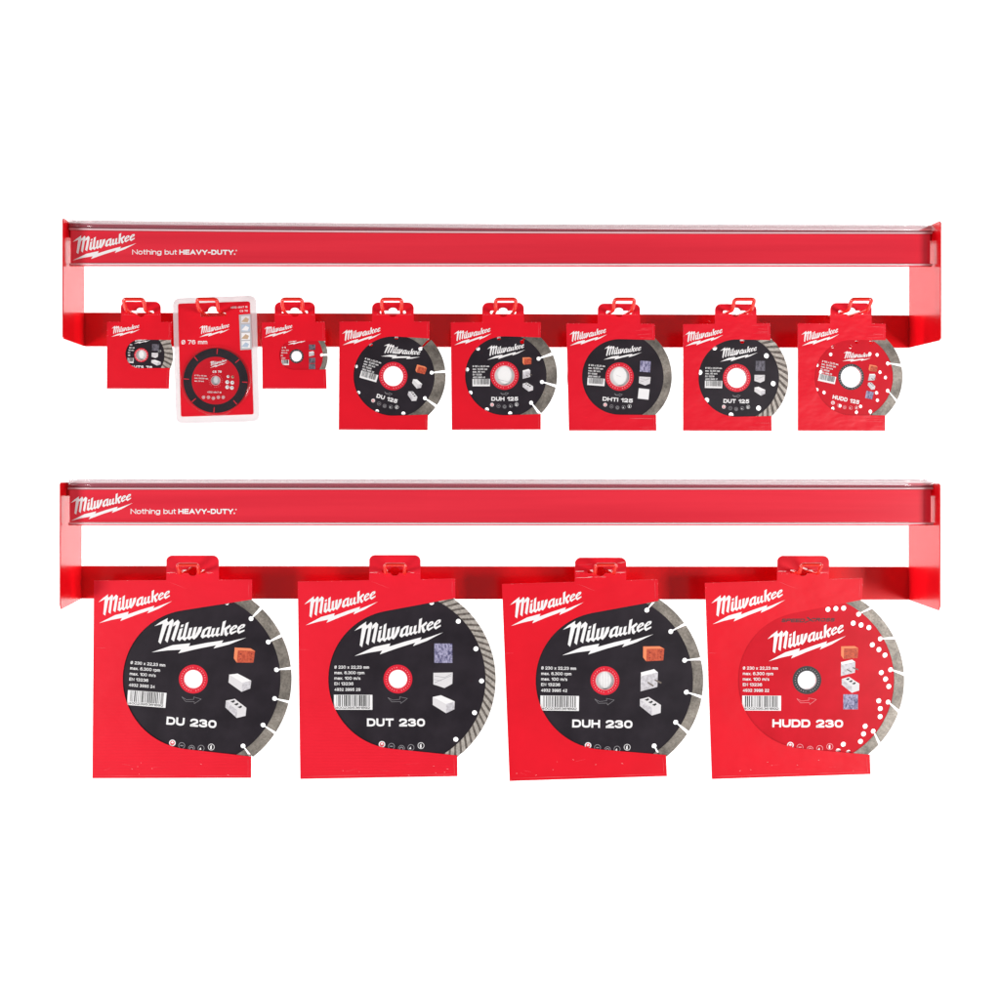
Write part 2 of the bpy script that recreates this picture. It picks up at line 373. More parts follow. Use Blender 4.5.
def tube(name, pts, r, k, parent, n=10):
    """round wire swept along points (metres)"""
    mb = MB(); rings = []; up = None
    P = [Vector(p) for p in pts]
    for i, p in enumerate(P):
        t = (P[min(i + 1, len(P) - 1)] - P[max(i - 1, 0)]).normalized()
        if up is None: up = t.orthogonal().normalized()
        up = (up - t * up.dot(t)).normalized(); sd = t.cross(up)
        rings.append([p + (up * cos(2 * pi * j / n) + sd * sin(2 * pi * j / n)) * r for j in range(n)])
    for R in rings: mb.v += [tuple(q) for q in R]
    mi = mb.mi(k)
    for i in range(len(rings) - 1):
        for j in range(n):
            mb.f.append([i * n + j, i * n + (j + 1) % n, (i + 1) * n + (j + 1) % n, (i + 1) * n + j]); mb.m.append(mi)
    mb.f.append(list(range(n))[::-1]); mb.m.append(mi)
    mb.f.append([(len(rings) - 1) * n + j for j in range(n)]); mb.m.append(mi)
    return mb.build(name, parent, smooth=True)
def fillet(pts, r, n=6):
    out = [Vector(pts[0])]
    for i in range(1, len(pts) - 1):
        a, b, c = Vector(pts[i - 1]), Vector(pts[i]), Vector(pts[i + 1])
        d1 = (a - b); d2 = (c - b); q = min(r, d1.length * .49, d2.length * .49)
        p1 = b + d1.normalized() * q; p2 = b + d2.normalized() * q
        for j in range(n + 1):
            t = j / n; out.append(p1 * (1 - t) ** 2 + b * 2 * t * (1 - t) + p2 * t * t)
    out.append(Vector(pts[-1])); return out

# ------------------------------------------------------------------ setting
mb = MB()
def sweep():
    prof = [(-1.2, -1.2)] + [(2.6 - 1.2 + 1.2 * sin(a), -1.2 + 1.2 - 1.2 * cos(a)) for a in [i * pi / 2 / 12 for i in range(13)]] + [(2.6, 5.0)]
    for i in range(len(prof) - 1):
        (y0, z0), (y1, z1) = prof[i], prof[i + 1]
        mb.face([(-7, y0, z0), (7, y0, z0), (7, y1, z1), (-7, y1, z1)], 'backdrop')
sweep()
bd = mb.build('backdrop', smooth=True); bd['kind'] = 'structure'

# ------------------------------------------------------------------ racks
YB, YF, YH = 0.040, -0.045, -0.028
RACKG = 'red steel display racks'
def make_rack(label, xl, xr, top, bot, railtop, hdr, sag, hooks, hy, lg, sl, railh):
    """heights as pixels above the optical axis (true size); l and r ends given as pairs"""
    def lin(pair, x): t = (x - xl) / (xr - xl); return pair[0] * (1 - t) + pair[1] * t
    base = Vector(((xl + xr) / 2 * S, 0, CZ + (bot[0] + bot[1]) / 2 * S))
    root = thing('display_rack', label, 'display rack', base, group=RACKG)
    def L(x, y, z): return (x * S - base.x, y, CZ + z * S - base.z)
    T = 0.0014
    def soft(o, w=0.0006):
        bv = o.modifiers.new('edge', 'BEVEL'); bv.width = w; bv.segments = 2; bv.limit_method = 'ANGLE'
    for sgn, x in ((-1, xl), (1, xr)):
        e = 0 if sgn < 0 else 1
        zt, zb, zr = top[e], bot[e], railtop[e]
        # side profile in (Y, z): front corner nipped at the bottom, small nose at the top
        prof = [(YB, zb), (YF + .004, zb - 2.5 if hy > 400 else zb), (YF, zb + 2), (YF, zt - 2), (YF + .003, zt), (YB, zt)]
        s = MB(); x0 = x * S - base.x; x1 = x0 + sgn * T
        a = [(x0, p[0], CZ + p[1] * S - base.z) for p in prof]; c = [(x1, p[0], CZ + p[1] * S - base.z) for p in prof]
        if sgn > 0: s.face(a, 'steel'); s.face(c[::-1], 'steel')
        else: s.face(a[::-1], 'steel'); s.face(c, 'steel')
        for i in range(len(prof)):
            j = (i + 1) % len(prof); s.face([a[i], c[i], c[j], a[j]] if sgn < 0 else [a[j], c[j], c[i], a[i]], 'steel')
        soft(s.build('side_panel', root))
    # back rail: a shallow channel
    s = MB(); pr = [(YB, 0), (YB, 1), (YB + .012, 1), (YB + .012, .93), (YB + .0014, .93), (YB + .0014, .07), (YB + .012, .07), (YB + .012, 0)]
    for i in range(len(pr)):
        j = (i + 1) % len(pr); q = []
        for (yy, f), x in ((pr[i], xl), (pr[j], xl), (pr[j], xr), (pr[i], xr)):
            q.append(L(x, yy, lin(bot, x) * (1 - f) + lin(railtop, x) * f))
        s.face(q[::-1], 'steel')
    soft(s.build('back_rail', root), 0.0004)
    # header strip and its clear holder; sag() bends both a little
    hx0, hx1, hz1, hz0 = hdr
    def warp(p):
        x = (p[0] + base.x) / S; t = (x - hx0) / (hx1 - hx0)
        z = (p[2] + base.z - CZ) / S
        f = max(0, min(1.6, (z - hz0) / (hz1 - hz0)))
        return (p[0], p[1], p[2] + sag(t, f) * S)
    # narrow top rail the label holder clips on, bowed like it
    s = MB(); NR = 24
    for i in range(NR):
        a = xl + (xr - xl) * i / NR; c = xl + (xr - xl) * (i + 1) / NR
        zt = lambda x: hz1 + railh[0] * (1 - (x - xl) / (xr - xl)) + railh[1] * (x - xl) / (xr - xl)
        zb = lambda x: hz1 - 6
        for (y0, f0), (y1, f1) in (((-.022, zt), (-.022, zb)), ((-.022, zb), (-.004, zb)), ((-.004, zb), (-.004, zt)), ((-.004, zt), (-.022, zt))):
            s.face([L(a, y0, f0(a)), L(c, y0, f0(c)), L(c, y1, f1(c)), L(a, y1, f1(a))], 'steel')
    s.build('top_rail', root, warp=warp)
    N = 28; s = MB()
    for i in range(N):
        a = hx0 + (hx1 - hx0) * i / N; c = hx0 + (hx1 - hx0) * (i + 1) / N
        for (y0, z0), (y1, z1) in (((YH, hz0), (YH, hz1)), ((YH, hz1), (YH + .001, hz1)), ((YH + .001, hz1), (YH + .001, hz0)), ((YH + .001, hz0), (YH, hz0))):
            s.face([L(a, y0, z0), L(c, y0, z0), L(c, y1, z1), L(a, y1, z1)], 'header')
    hd = s.build('header_strip', root, warp=warp)
    org = (-base.x, 0, CZ - base.z)
    def place(o): o.location = (0, 0, 0)
    k = 1 - 0.02
    def P(x, y): return ((x - CX) * k, (y - CY) * k)
    def wr(p): return warp((p[0] - base.x, p[1], p[2] + CZ - base.z))
    lo = logo(hd, P(*lg[0]), P(*lg[1]), YH - .0001, warp=wr)
    tx = MB()
    a = P(sl[0], sl[3]); add_text(tx, 'Nothing but', a[0], a[1], (sl[1] - sl[0]) * k, 5.1 * k, YH - .0001, 'ink', 0.006)
    a = P(sl[1] + 2.3, sl[3]); add_text(tx, 'HEAVY-DUTY.', a[0], a[1], (sl[2] - sl[1] - 2.3) * k, 5.1 * k, YH - .0001, 'ink', 0.036)
    a = P(sl[2] + 1.0, sl[3] - 4.4); tx.ring(a[0], a[1], .35, .75, YH - .0001, 'ink', 8)
    tx.build('slogan_lettering', hd, warp=wr)
    # clear holder: bead along the bottom, double bead on top, thin back web
    s = MB()
    def bead(zc, yc, rz, ry, mk='clear', n=12, x0=hx0 - 1, x1=hx1 + 1.5):
        st = len(s.v); mi = s.mi(mk)
        for i in range(N + 1):
            x = x0 + (x1 - x0) * i / N
            for j in range(n):
                t = 2 * pi * j / n; s.v.append(L(x, yc + ry * cos(t), zc + rz * sin(t)))
        for i in range(N):
            for j in range(n):
                s.f.append([st + i * n + j, st + i * n + (j + 1) % n, st + (i + 1) * n + (j + 1) % n, st + (i + 1) * n + j]); s.m.append(mi)
        s.f.append([st + j for j in range(n)][::-1]); s.m.append(mi); s.f.append([st + N * n + j for j in range(n)]); s.m.append(mi)
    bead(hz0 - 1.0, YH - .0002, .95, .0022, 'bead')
    bead(hz0 - 2.4, YH + .0008, .6, .0014, 'header')
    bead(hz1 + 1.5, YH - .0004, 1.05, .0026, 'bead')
    bead(hz1 + 4.9, YH + .001, 2.3, .003)
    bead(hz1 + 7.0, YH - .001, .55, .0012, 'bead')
    bead(hz1 + 9.2, YH + .003, 1.5, .0045)
    s.build('label_holder', root, smooth=True, warp=warp)
    # wire hooks: a U of wire from the rail, turned up at the front
    for hxp in hooks:
        x = (hxp - CX); z = -(hy - CY); w = 9.3; zf = 9.0
        pts = [L(x - w, YB, z), L(x - w, -.026, z), L(x - w, -.037, z + zf), L(x - w + .01, -.0375, z + zf + .01)]
        pts = [L(x - w, YB, z), L(x - w, -.027, z - .4), L(x - w - .6, -.0385, z + zf), L(x + w + .6, -.0385, z + zf), L(x + w, -.027, z - .4), L(x + w, YB, z)]
        tube('hook', fillet(pts, .0042, 7), .0021, 'wire', root, 12)
    return root

def sag_u(t, f): return -(f * 3.2 * sin(pi * max(0, min(1, t * 1.25)) ** .8 / 1.0 * .5) + 0.6 * t)
def sag_l(t, f): return -0.25 * sin(pi * t)
make_rack('upper red steel display rack holding the eight small discs',
          -340.2, 508.2, (239.2, 236.4), (122.2, 120.6), (156.8, 154.0),
          (-337.5, 504.8, 229.8, 197.8), sag_u,
          [141, 212.5, 295.3, 392.3, 503.4, 618.8, 735.6, 849.6], 312.7,
          ((72.8, 260.3), (136.5, 242.6)), (132.2, 177, 235.3, 254.2), (8.8, 5.0))
make_rack('lower red steel display rack holding the four large discs',
          -342.8, 507.6, (-17.0, -18.0), (-137.4, -138.6), (-104.0, -104.9),
          (-338.5, 505.5, -24.4, -56.2), sag_l,
          [193.7, 395.5, 600.8, 801], 570.9,
          ((71.0, 520.8), (132.8, 502.8)), (130.6, 176, 235.0, 513.8), (7.5, 4.5))

# ------------------------------------------------------------------ sleeves
def window_path(c, R, pt, pb, n=40):
    """from top right point, tangent to the circle, round its left side, tangent out to the bottom right point"""
    def tang(P, sgn):
        dx, dy = P[0] - c[0], P[1] - c[1]; d = sqrt(dx * dx + dy * dy)
        if d <= R: return atan2(dy, dx)
        return atan2(dy, dx) + sgn * math.acos(R / d)
    a0 = tang(pt, -1); a1 = tang(pb, 1)
    while a1 < a0: a1 += 2 * pi
    # go the long way round the left
    A = []
    a0n = a0 % (2 * pi); a1n = a1 % (2 * pi)
    if a0n < a1n: a0n += 2 * pi
    for i in range(n + 1):
        t = a0n + (a1n - a0n) * i / n; A.append((c[0] + R * cos(t), c[1] + R * sin(t)))
    return [pt] + A + [pb]
def slot_loop(hx, hy, half=12.3, th=1.7, bump_r=4.4):
    L = [(hx - half, hy - th)]
    L += [(hx - bump_r - 1, hy - th)] + [(hx + bump_r * cos(a), hy - th - (bump_r - 1.4) * sin(a)) for a in [pi * (1 - i / 8) for i in range(9)]] + [(hx + bump_r + 1, hy - th)]
    L += [(hx + half, hy - th), (hx + half + .8, hy), (hx + half, hy + th)]
    L += [(hx + 4 * cos(a), hy + th + 2.8 * sin(a)) for a in [pi * i / 8 for i in range(9)]]
    L += [(hx - half, hy + th), (hx - half - .8, hy)]
    return L
SLEEVEG = {'s': 'small red cardboard sleeves on the upper rack', 'l': 'large red cardboard sleeves on the lower rack'}
def make_sleeve(label, TL, TR, BR, BL, tab, c, R, PT, PB, hy, lg, size, yaw=0, pitch=0, wave=False, seed=1, window_back=False):
    rnd = random.Random(seed)
    bx, by = (BL[0] + BR[0]) / 2, (BL[1] + BR[1]) / 2
    root = thing('card_sleeve', label, 'cardboard sleeve', px(bx, by), Euler((radians(pitch), 0, radians(yaw))), SLEEVEG[size])
    r = lambda p: (p[0] - bx, p[1] - by)
    TK = 0.0042 if size == 'l' else 0.0036
    tx0, tx1, ty = tab
    def topy(x): t = (x - TL[0]) / (TR[0] - TL[0]); return TL[1] * (1 - t) + TR[1] * t
    cr = 6.0
    tabp = [(tx0, topy(tx0)), (tx0 + (0 if size == 's' else .2), ty + cr)] + [(tx0 + cr - cr * cos(a), ty + cr - cr * sin(a)) for a in [pi / 2 * i / 6 for i in range(1, 7)]]
    tabp += [(tx1 - cr + cr * sin(a), ty + cr - cr * cos(a)) for a in [pi / 2 * i / 6 for i in range(0, 7)]] + [(tx1, topy(tx1))]
    win = window_path(c, R, PT, PB)
    outl = [TL] + tabp + [TR] + win + [BR, BL]
    hx = (tx0 + tx1) / 2
    cm = 'card_wave' if wave is True else 'card_wrinkled' if wave == 'w' else 'card'
    fm = plate_mesh( [[r(p) for p in outl], [r(p) for p in slot_loop(hx, hy)]], -TK / 2 + .0003, .0006)
    # back panel: white inside, with folded left, top and bottom edges
    e = .35
    bl = [[r(p) for p in ((TL[0] + e, TL[1] + e), (TR[0] - e, TR[1] + e), (BR[0] - e, BR[1] - e), (BL[0] + e, BL[1] - e))]]
    if window_back:
        wb = window_path(c, R - 1.2, (PT[0] - e, PT[1] + 1.2), (PB[0] - e, PB[1] - 1.2))
        bl = [[r(p) for p in [(TL[0] + e, TL[1] + e), (TR[0] - e, TR[1] + e)] + wb + [(BR[0] - e, BR[1] - e), (BL[0] + e, BL[1] - e)]]]
    back = plate_mesh(bl, TK / 2 - .0003, .0006)
    mb = MB(); mb.mi(cm); mb.mi('paper')
    i0 = len(mb.f); mb.merge(back, cm)
    for k, p in enumerate(back.polygons):
        if p.normal.y < -.5: mb.m[i0 + k] = 1
    if window_back == 'plug':      # a round piece of white board behind the bore
        cu_, cv_ = r(c); rp = 13.0; k0 = .0014
        mb.face([((cu_ + rp * cos(2 * pi * i / 32)) * S, k0, -(cv_ - rp * sin(2 * pi * i / 32)) * S) for i in range(32)], 'paper')
        mb.face([((cu_ + rp * cos(-2 * pi * i / 32)) * S, k0 + .0003, -(cv_ - rp * sin(-2 * pi * i / 32)) * S) for i in range(32)], cm)
        if size == 'l':
            for q in range(-5, 6):
                hh = sqrt(max(0, 8.6 ** 2 - (q * 1.5) ** 2)); mb.face([((cu_ + q * 1.5 + a) * S, k0 - .00005, -(cv_ + b_ * hh) * S) for a, b_ in ((-.16, 1), (.16, 1), (.16, -1), (-.16, -1))], 'strip')
        else:
            mb.face([((cu_ + a) * S, k0 - .00005, -(cv_ + b_) * S) for a, b_ in ((-6, 3.2), (6, 6.2), (6, 6.6), (-6, 3.7))] if seed == 24 else [((cu_ + a) * S, k0 - .00005, -(cv_ + b_) * S) for a, b_ in ((-3, -2.2), (2, -.2), (2, 0), (-3, -1.9))], 'strip')
    def strip(a, b2, inx, iny):
        a = r(a); b2 = r(b2); y0, y1 = -TK / 2 + .0007, TK / 2 - .0007
        q = [(a[0], a[1]), (b2[0], b2[1]), (b2[0] + inx, b2[1] + iny), (a[0] + inx, a[1] + iny)]
        P = [(u * S, yy, -v * S) for yy in (y0, y1) for u, v in q]; i = len(mb.v); mb.v += P
        for ff in ((0, 1, 2, 3), (7, 6, 5, 4), (0, 4, 5, 1), (1, 5, 6, 2), (2, 6, 7, 3), (3, 7, 4, 0)):
            mb.f.append([i + j for j in ff]); mb.m.append(0)
    strip((TL[0] + e, TL[1] + e), (BL[0] + e, BL[1] - e), .5, 0)
    strip((TL[0] + 1, TL[1] + e), (TR[0] - e, TR[1] + e), 0, .5)
    strip((BL[0] + 1, BL[1] - e), (BR[0] - e, BR[1] - e), 0, -.5)
    mb.build('back_panel', root)
    # worn pale flecks and fold creases on the board
    mb = MB(); mb.merge(fm, cm); yf = -TK / 2 - .00003
    def fleck(p, q, n, lo=.5, hi=1.5):
        for _ in range(n):
            t = rnd.random(); x = p[0] + (q[0] - p[0]) * t; y = p[1] + (q[1] - p[1]) * t
            a = rnd.uniform(lo, hi) * .55; w = rnd.uniform(.15, .32)
            dx, dy = q[0] - p[0], q[1] - p[1]; d = sqrt(dx * dx + dy * dy); dx /= d; dy /= d
            mb.flat([(x - a * dx, y - a * dy), (x + a * dx * .6 + w * dy, y + a * dy * .6 - w * dx), (x + a * dx, y + a * dy), (x + .2 * dy, y - .2 * dx)], yf, 'fleck')
    ins = .35
    sc = 1.5 if size == 'l' else 1
    A, B, C_, D_ = [(p[0], p[1]) for p in map(r, ((TL[0] + ins, TL[1] + ins), (TR[0] - ins, TR[1] + ins), (BR[0] - ins, BR[1] - ins), (BL[0] + ins, BL[1] - ins)))]
    ta, tb = r((tx0, topy(tx0) + ins)), r((tx1, topy(tx1) + ins))
    fleck(A, ta, int(3 * sc)); fleck(tb, B, int(4 * sc)); fleck(C_, D_, int(9 * sc)); fleck(A, D_, int(4 * sc)); fleck(B, r((PT[0] - ins, PT[1] - 1)), 3); fleck(r((PB[0] - ins, PB[1] + 1)), C_, 3)
    # crease across the tab at the hole
    y1 = hy + 2.2
    fleck(r((tx0 + 1, y1)), r((hx - 15, y1)), 3); fleck(r((hx + 15, y1)), r((tx1 - 1, y1)), 3)
    if size == 'l':
        for _ in range(7):
            x, y = rnd.uniform(BL[0] + 6, BR[0] - 8), rnd.uniform(PB[1] + 3, BL[1] - 3)
            a = rnd.uniform(-.6, .6); l = rnd.uniform(.6, 2.0); u, v = r((x, y))
            mb.flat([(u, v), (u + l * cos(a), v + l * sin(a)), (u + l * cos(a), v + l * sin(a) + .22), (u, v + .2)], yf, 'fleck')
    def crease(p, q, w=.22, k='crease', seg=6):
        a = r(p); b_ = r(q); dx, dy = b_[0] - a[0], b_[1] - a[1]; d = sqrt(dx * dx + dy * dy); nx, ny = -dy / d, dx / d
        up = []; dn = []
        for i in range(seg + 1):
            t = i / seg; j_ = rnd.uniform(-.18, .18); ww = w * rnd.uniform(.25, 1) * (0.3 if i in (0, seg) else 1)
            up.append((a[0] + dx * t + nx * (j_ + ww), a[1] + dy * t + ny * (j_ + ww))); dn.append((a[0] + dx * t + nx * (j_ - ww), a[1] + dy * t + ny * (j_ - ww)))
        mb.flat(up + dn[::-1], yf, k)
    W = BR[0] - BL[0]
    if size == 'l':
        crease((BL[0] + 2, BL[1] - 2.6), (BL[0] + W * .55, BL[1] - 2.8 + (BR[1] - BL[1]) * .55), .25)
        crease((BR[0] - W * .35, BR[1] - 2.4 - (BR[1] - BL[1]) * .35), (BR[0] - 1, BR[1] - 2.2), .2)
        crease((TL[0] + 2, TL[1] + 66 + seed % 5), (TL[0] + 12, TL[1] + 66 + seed % 5), .14)
        crease((tx0 + 2, ty + 26), (tx0 + 20, ty + 33), .14)
        crease((BR[0] - 3.0, BR[1] - 1), (PB[0] - 3.2, PB[1] + 2.5), .16); crease((TR[0] - 3.0, TR[1] + 1.5), (PT[0] - 3.0, PT[1] - 2), .18)
        for _ in range(3):
            x, y = rnd.uniform(BL[0] + 8, BR[0] - 30), rnd.uniform(PB[1] + 4, BL[1] - 6); crease((x, y), (x + rnd.uniform(5, 16), y + rnd.uniform(-3, 3)), .1)
    else:
        crease((BL[0] + 1, BL[1] - 1.2), (BR[0] - W * .3, BR[1] - 1.2), .12)
        crease((TR[0] - 2.2, TR[1] + 1), (PT[0] - 2.2, PT[1] - 1.5), .16); crease((PB[0] - 2.2, PB[1] + 1.5), (BR[0] - 2.2, BR[1] - 1), .16)
        if wave == 'w':
            for q in range(5):
                y = rnd.uniform(TR[1] + 2, PT[1] - 2); crease((TR[0] - rnd.uniform(12, 20), y), (TR[0] - 2, y + rnd.uniform(-1.5, 1.5)), .16)
                y = rnd.uniform(PB[1] + 2, BR[1] - 2); crease((BR[0] - rnd.uniform(8, 30), y), (BR[0] - 2, y + rnd.uniform(-.8, .8)), .13)
    if seed in (13, 14):
        crease((tx0 + .4, hy - .2), (tx0 + 9, hy - .4), .3, 'fleck'); crease((tx1 - 16, hy + .9), (tx1 - .6, hy + .5), .3, 'fleck')
        if seed == 13:
            crease((tx0 + .4, hy + 6.2), (tx0 + 18, hy + 5.4), .3, 'fleck'); crease((tx0 + 19, hy + 5.4), (tx0 + 31, hy + 5.2), .16, 'fleck'); crease((tx1 - 9, hy - 8.6), (tx1 - .6, hy - 9.6), .22, 'fleck'); crease((tx0 + 2, hy - 6.8), (tx0 + 18, hy - 7.5), .16)
    elif size == 'l': crease((tx0 + .4, hy + 1.2), (tx0 + 9, hy + .8), .2, 'fleck'); crease((tx1 - 13, hy + .6), (tx1 - 6, hy + 1.2), .16, 'fleck')
    else: crease((tx0 + .6, hy + 2.4), (tx1 - .6, hy + 2.4), .14)
    f = mb.build('front_panel', root)
    bv = f.modifiers.new('soft', 'BEVEL'); bv.width = .00022; bv.segments = 1; bv.limit_method = 'ANGLE'
    logo(f, r(lg[0]), r(lg[1]), -TK / 2 - .00005)
    return root

# ------------------------------------------------------------------ discs
def disc_plate(parent, Rin, Rout, gul, rh, w, hub, mat, dots, dotr, seg_mat, th=.0018, segth=.0026):
    """gul: list of (hole radius position, hole angle, rim exit angle) in px / degrees; returns core"""
    P = []
    def pol(r, a): return (r * cos(a), -r * sin(a))
    G = sorted([(g[0], radians(g[1]), radians(g[2])) for g in gul], key=lambda g: g[1])
    def ang_at(g, r): return g[1] + (g[2] - g[1]) * (r - g[0]) / (Rout - g[0])
    def hw(r): return w * (.55 + .6 * max(0, (r - (Rin - 4))) / 10)
    if G:
        n = len(G)
        for i in range(n):
            g = G[i]; nx = G[(i + 1) % n]
            ac = ang_at(g, Rin)
            H = pol(g[0], g[1]); E = pol(Rin, ac); dx, dy = E[0] - H[0], E[1] - H[1]; d = sqrt(dx * dx + dy * dy); dx /= d; dy /= d
            wq = w * .55; q = sqrt(max(.01, rh * rh - wq * wq)); base = atan2(dy, dx); off = math.asin(min(.99, wq / rh))
            P.append(pol(Rin, ac - hw(Rin) / Rin))
            for k in range(13):
                # screen coords have v down: going clockwise side first
                t = base + off + (2 * pi - 2 * off) * k / 12
                P.append((H[0] + rh * cos(t), H[1] + rh * sin(t)))
            P.append(pol(Rin, ac + hw(Rin) / Rin))
            a0 = ac + hw(Rin) / Rin; a1 = ang_at(nx, Rin) - hw(Rin) / Rin
            while a1 < a0: a1 += 2 * pi
            m = max(3, int((a1 - a0) / .06))
            for k in range(1, m): P.append(pol(Rin, a0 + (a1 - a0) * k / m))
    else:
        P = [pol(Rin, 2 * pi * k / 96) for k in range(96)]
    loops = [P, [pol(hub, -2 * pi * k / 40) for k in range(40)]]
    for (u, v) in dots: loops.append([(u + dotr * cos(2 * pi * k / 14), v + dotr * sin(2 * pi * k / 14)) for k in range(14)])
    core = plate('core', loops, 0, th, [mat], parent)
    if G:
        for i in range(len(G)):
            g = G[i]; nx = G[(i + 1) % len(G)]
            r0 = Rin - .6
            a00 = ang_at(g, r0) + hw(Rin) / r0; a01 = g[2] + hw(Rout) / Rout
            b00 = ang_at(nx, r0) - hw(Rin) / r0; b01 = nx[2] - hw(Rout) / Rout
            while b00 < a00: b00 += 2 * pi
            while b01 < a01: b01 += 2 * pi
            m = max(4, int((b00 - a00) / .05))
            L = [pol(r0, a00 + (b00 - a00) * k / m) for k in range(m + 1)] + [pol(Rout, b01 + (a01 - b01) * k / m) for k in range(m + 1)]
            o = plate('rim_segment', [L], 0, segth, [seg_mat], parent)
            bv = o.modifiers.new('edge', 'BEVEL'); bv.width = .0002; bv.segments = 1; bv.limit_method = 'ANGLE'
    return core

def rim(parent, Rin, Rout, ribs, skew, duty=.6, th=.0020):
    """continuous rim; ribs = number of slanted raised ribs (0 for a smooth rim)"""
    mb = MB(); mi_g = 'groove' if ribs else 'segment'
    n = 120; r0 = Rin - .6
    def pt(r, a, y): return (r * cos(a) * S, y, r * sin(a) * S)
    h = th / 2
    for i in range(n):
        a, c = 2 * pi * i / n, 2 * pi * (i + 1) / n
        mb.face([pt(r0, a, -h), pt(Rout, a, -h), pt(Rout, c, -h), pt(r0, c, -h)], mi_g)
        mb.face([pt(r0, c, h), pt(Rout, c, h), pt(Rout, a, h), pt(r0, a, h)], mi_g)
        mb.face([pt(Rout, a, -h), pt(Rout, a, h), pt(Rout, c, h), pt(Rout, c, -h)], mi_g)
        mb.face([pt(r0, a, h), pt(r0, a, -h), pt(r0, c, -h), pt(r0, c, h)], mi_g)
    hh = h + .0005
    for i in range(ribs):
        a = 2 * pi * i / ribs; w = 2 * pi / ribs * duty; sk = radians(skew)
        q0 = [(r0 + .1, a), (Rout + .15, a + sk), (Rout + .15, a + sk + w), (r0 + .1, a + w)]
        T = [pt(r, t, -hh) for r, t in q0]; Bt = [pt(r, t, -h + .0001) for r, t in q0]
        mb.face(T, 'rib')
        for j in range(4):
            k = (j + 1) % 4; mb.face([T[k], T[j], Bt[j], Bt[k]], 'rib')
    return mb.build('grinding_rim', parent)

def hub_ring(core, r0, r1, y, dark=False, n=30):
    mb = MB(); mb.ring(0, 0, r0, r1, y, 'black' if dark else 'ring_red', 48)
    rm = (r0 + r1) / 2 + .1; k = 'ring_pale' if not dark else 'ink_dim'
    rnd = random.Random(3)
    for i in range(n):
        if i in (n // 4, 3 * n // 4 + 1): continue
        a = 2 * pi * i / n; w = rnd.uniform(.22, .42); hgt = .55 if r1 > 10 else .4
        c = (rm * cos(a), -rm * sin(a)); t = (sin(a), cos(a)); rr = (cos(a), -sin(a))
        mb.flat([(c[0] + s1 * w * t[0] + s2 * hgt * rr[0], c[1] + s1 * w * t[1] + s2 * hgt * rr[1]) for s1, s2 in ((-1, -1), (1, -1), (1, 1), (-1, 1))], y, k)
    mb.ring(0, 0, r0, r0 + .7, y, 'ring_pale' if not dark else 'st3', 40)
    return mb.build('hub_ring', core)

def barcode(core, u0, v0, u1, v1, y, seed, digits=None):
    rnd = random.Random(seed); mb = MB(); mb.rect(u0, v0, u1, v1, y, 'ink')
    h = v1 - v0; W = u1 - u0; x = u0 + W * .07
    while x < u1 - W * .08:
        w = rnd.choice((.012, .02, .03)) * W; mb.rect(x, v0 + h * .02, x + w, v0 + h * .76, y, 'black'); x += w + rnd.choice((.014, .02, .032)) * W
    if digits: add_text(mb, digits, u0 + W * .04, v1 - h * .06, W * .9, h * .15, y, 'black', .01)
    return mb.build('barcode', core)
def arrow(core, u0, u1, v, y, k='ink_dim'):
    mb = MB(); w = .35; L = u1 - u0
    pts = [(u0, v - L * .1), (u0 + L * .25, v + L * .03), (u0 + L * .62, v - L * .02), (u0 + L * .6, v - L * .14), (u1, v - L * .06), (u0 + L * .66, v + L * .2), (u0 + L * .65, v + L * .1), (u0 + L * .2, v + L * .12), (u0, v - L * .1)]
    for a, b in zip(pts[:-1], pts[1:]):
        dx, dy = b[0] - a[0], b[1] - a[1]; d = sqrt(dx * dx + dy * dy); nx, ny = -dy / d * w * .4, dx / d * w * .4
        mb.flat([(a[0] + nx, a[1] + ny), (b[0] + nx, b[1] + ny), (b[0] - nx, b[1] - ny), (a[0] - nx, a[1] - ny)], y, k)
    return mb.build('turning_arrow', core)
def icons(core, pts, r, y, red=True):
    for i, (u, v) in enumerate(pts):
        mb = MB(); k = 'ink' if i in (0, 4) or not red else 'ink_dim'
        if i == 0:
            mb.circ(u, v, r, y, 'ink'); mb.circ(u, v, r * .68, y, 'ring_red' if red else 'ring_red')
            mb.flat([(u - r * .5, v - r * .1), (u + r * .1, v - r * .6), (u + r * .5, v + r * .1), (u - r * .1, v + r * .1), (u + r * .2, v + r * .5)], y, 'ink')
        else:
            mb.ring(u, v, r * .84, r, y, k if red else 'ring_pale', 20)
            kk = 'ink' if i in (3, 4) else ('ink_dim' if red else 'ring_pale')
            if i == 1: mb.rect(u - r * .45, v - r * .15, u + r * .45, v + r * .15, y, kk)
            if i == 2: mb.ring(u, v + r * .1, r * .35, r * .6, y, kk, 14)
            if i == 3: mb.flat([(u - r * .6, v + r * .4), (u - r * .1, v - r * .3), (u + r * .1, v + r * .5)], y, kk)
            if i == 4: mb.flat([(u - r * .3, v + r * .7), (u - r * .35, v - r * .2), (u + r * .1, v - r * .7), (u + r * .2, v + r * .6)], y, kk)
        mb.build('safety_icon', core)

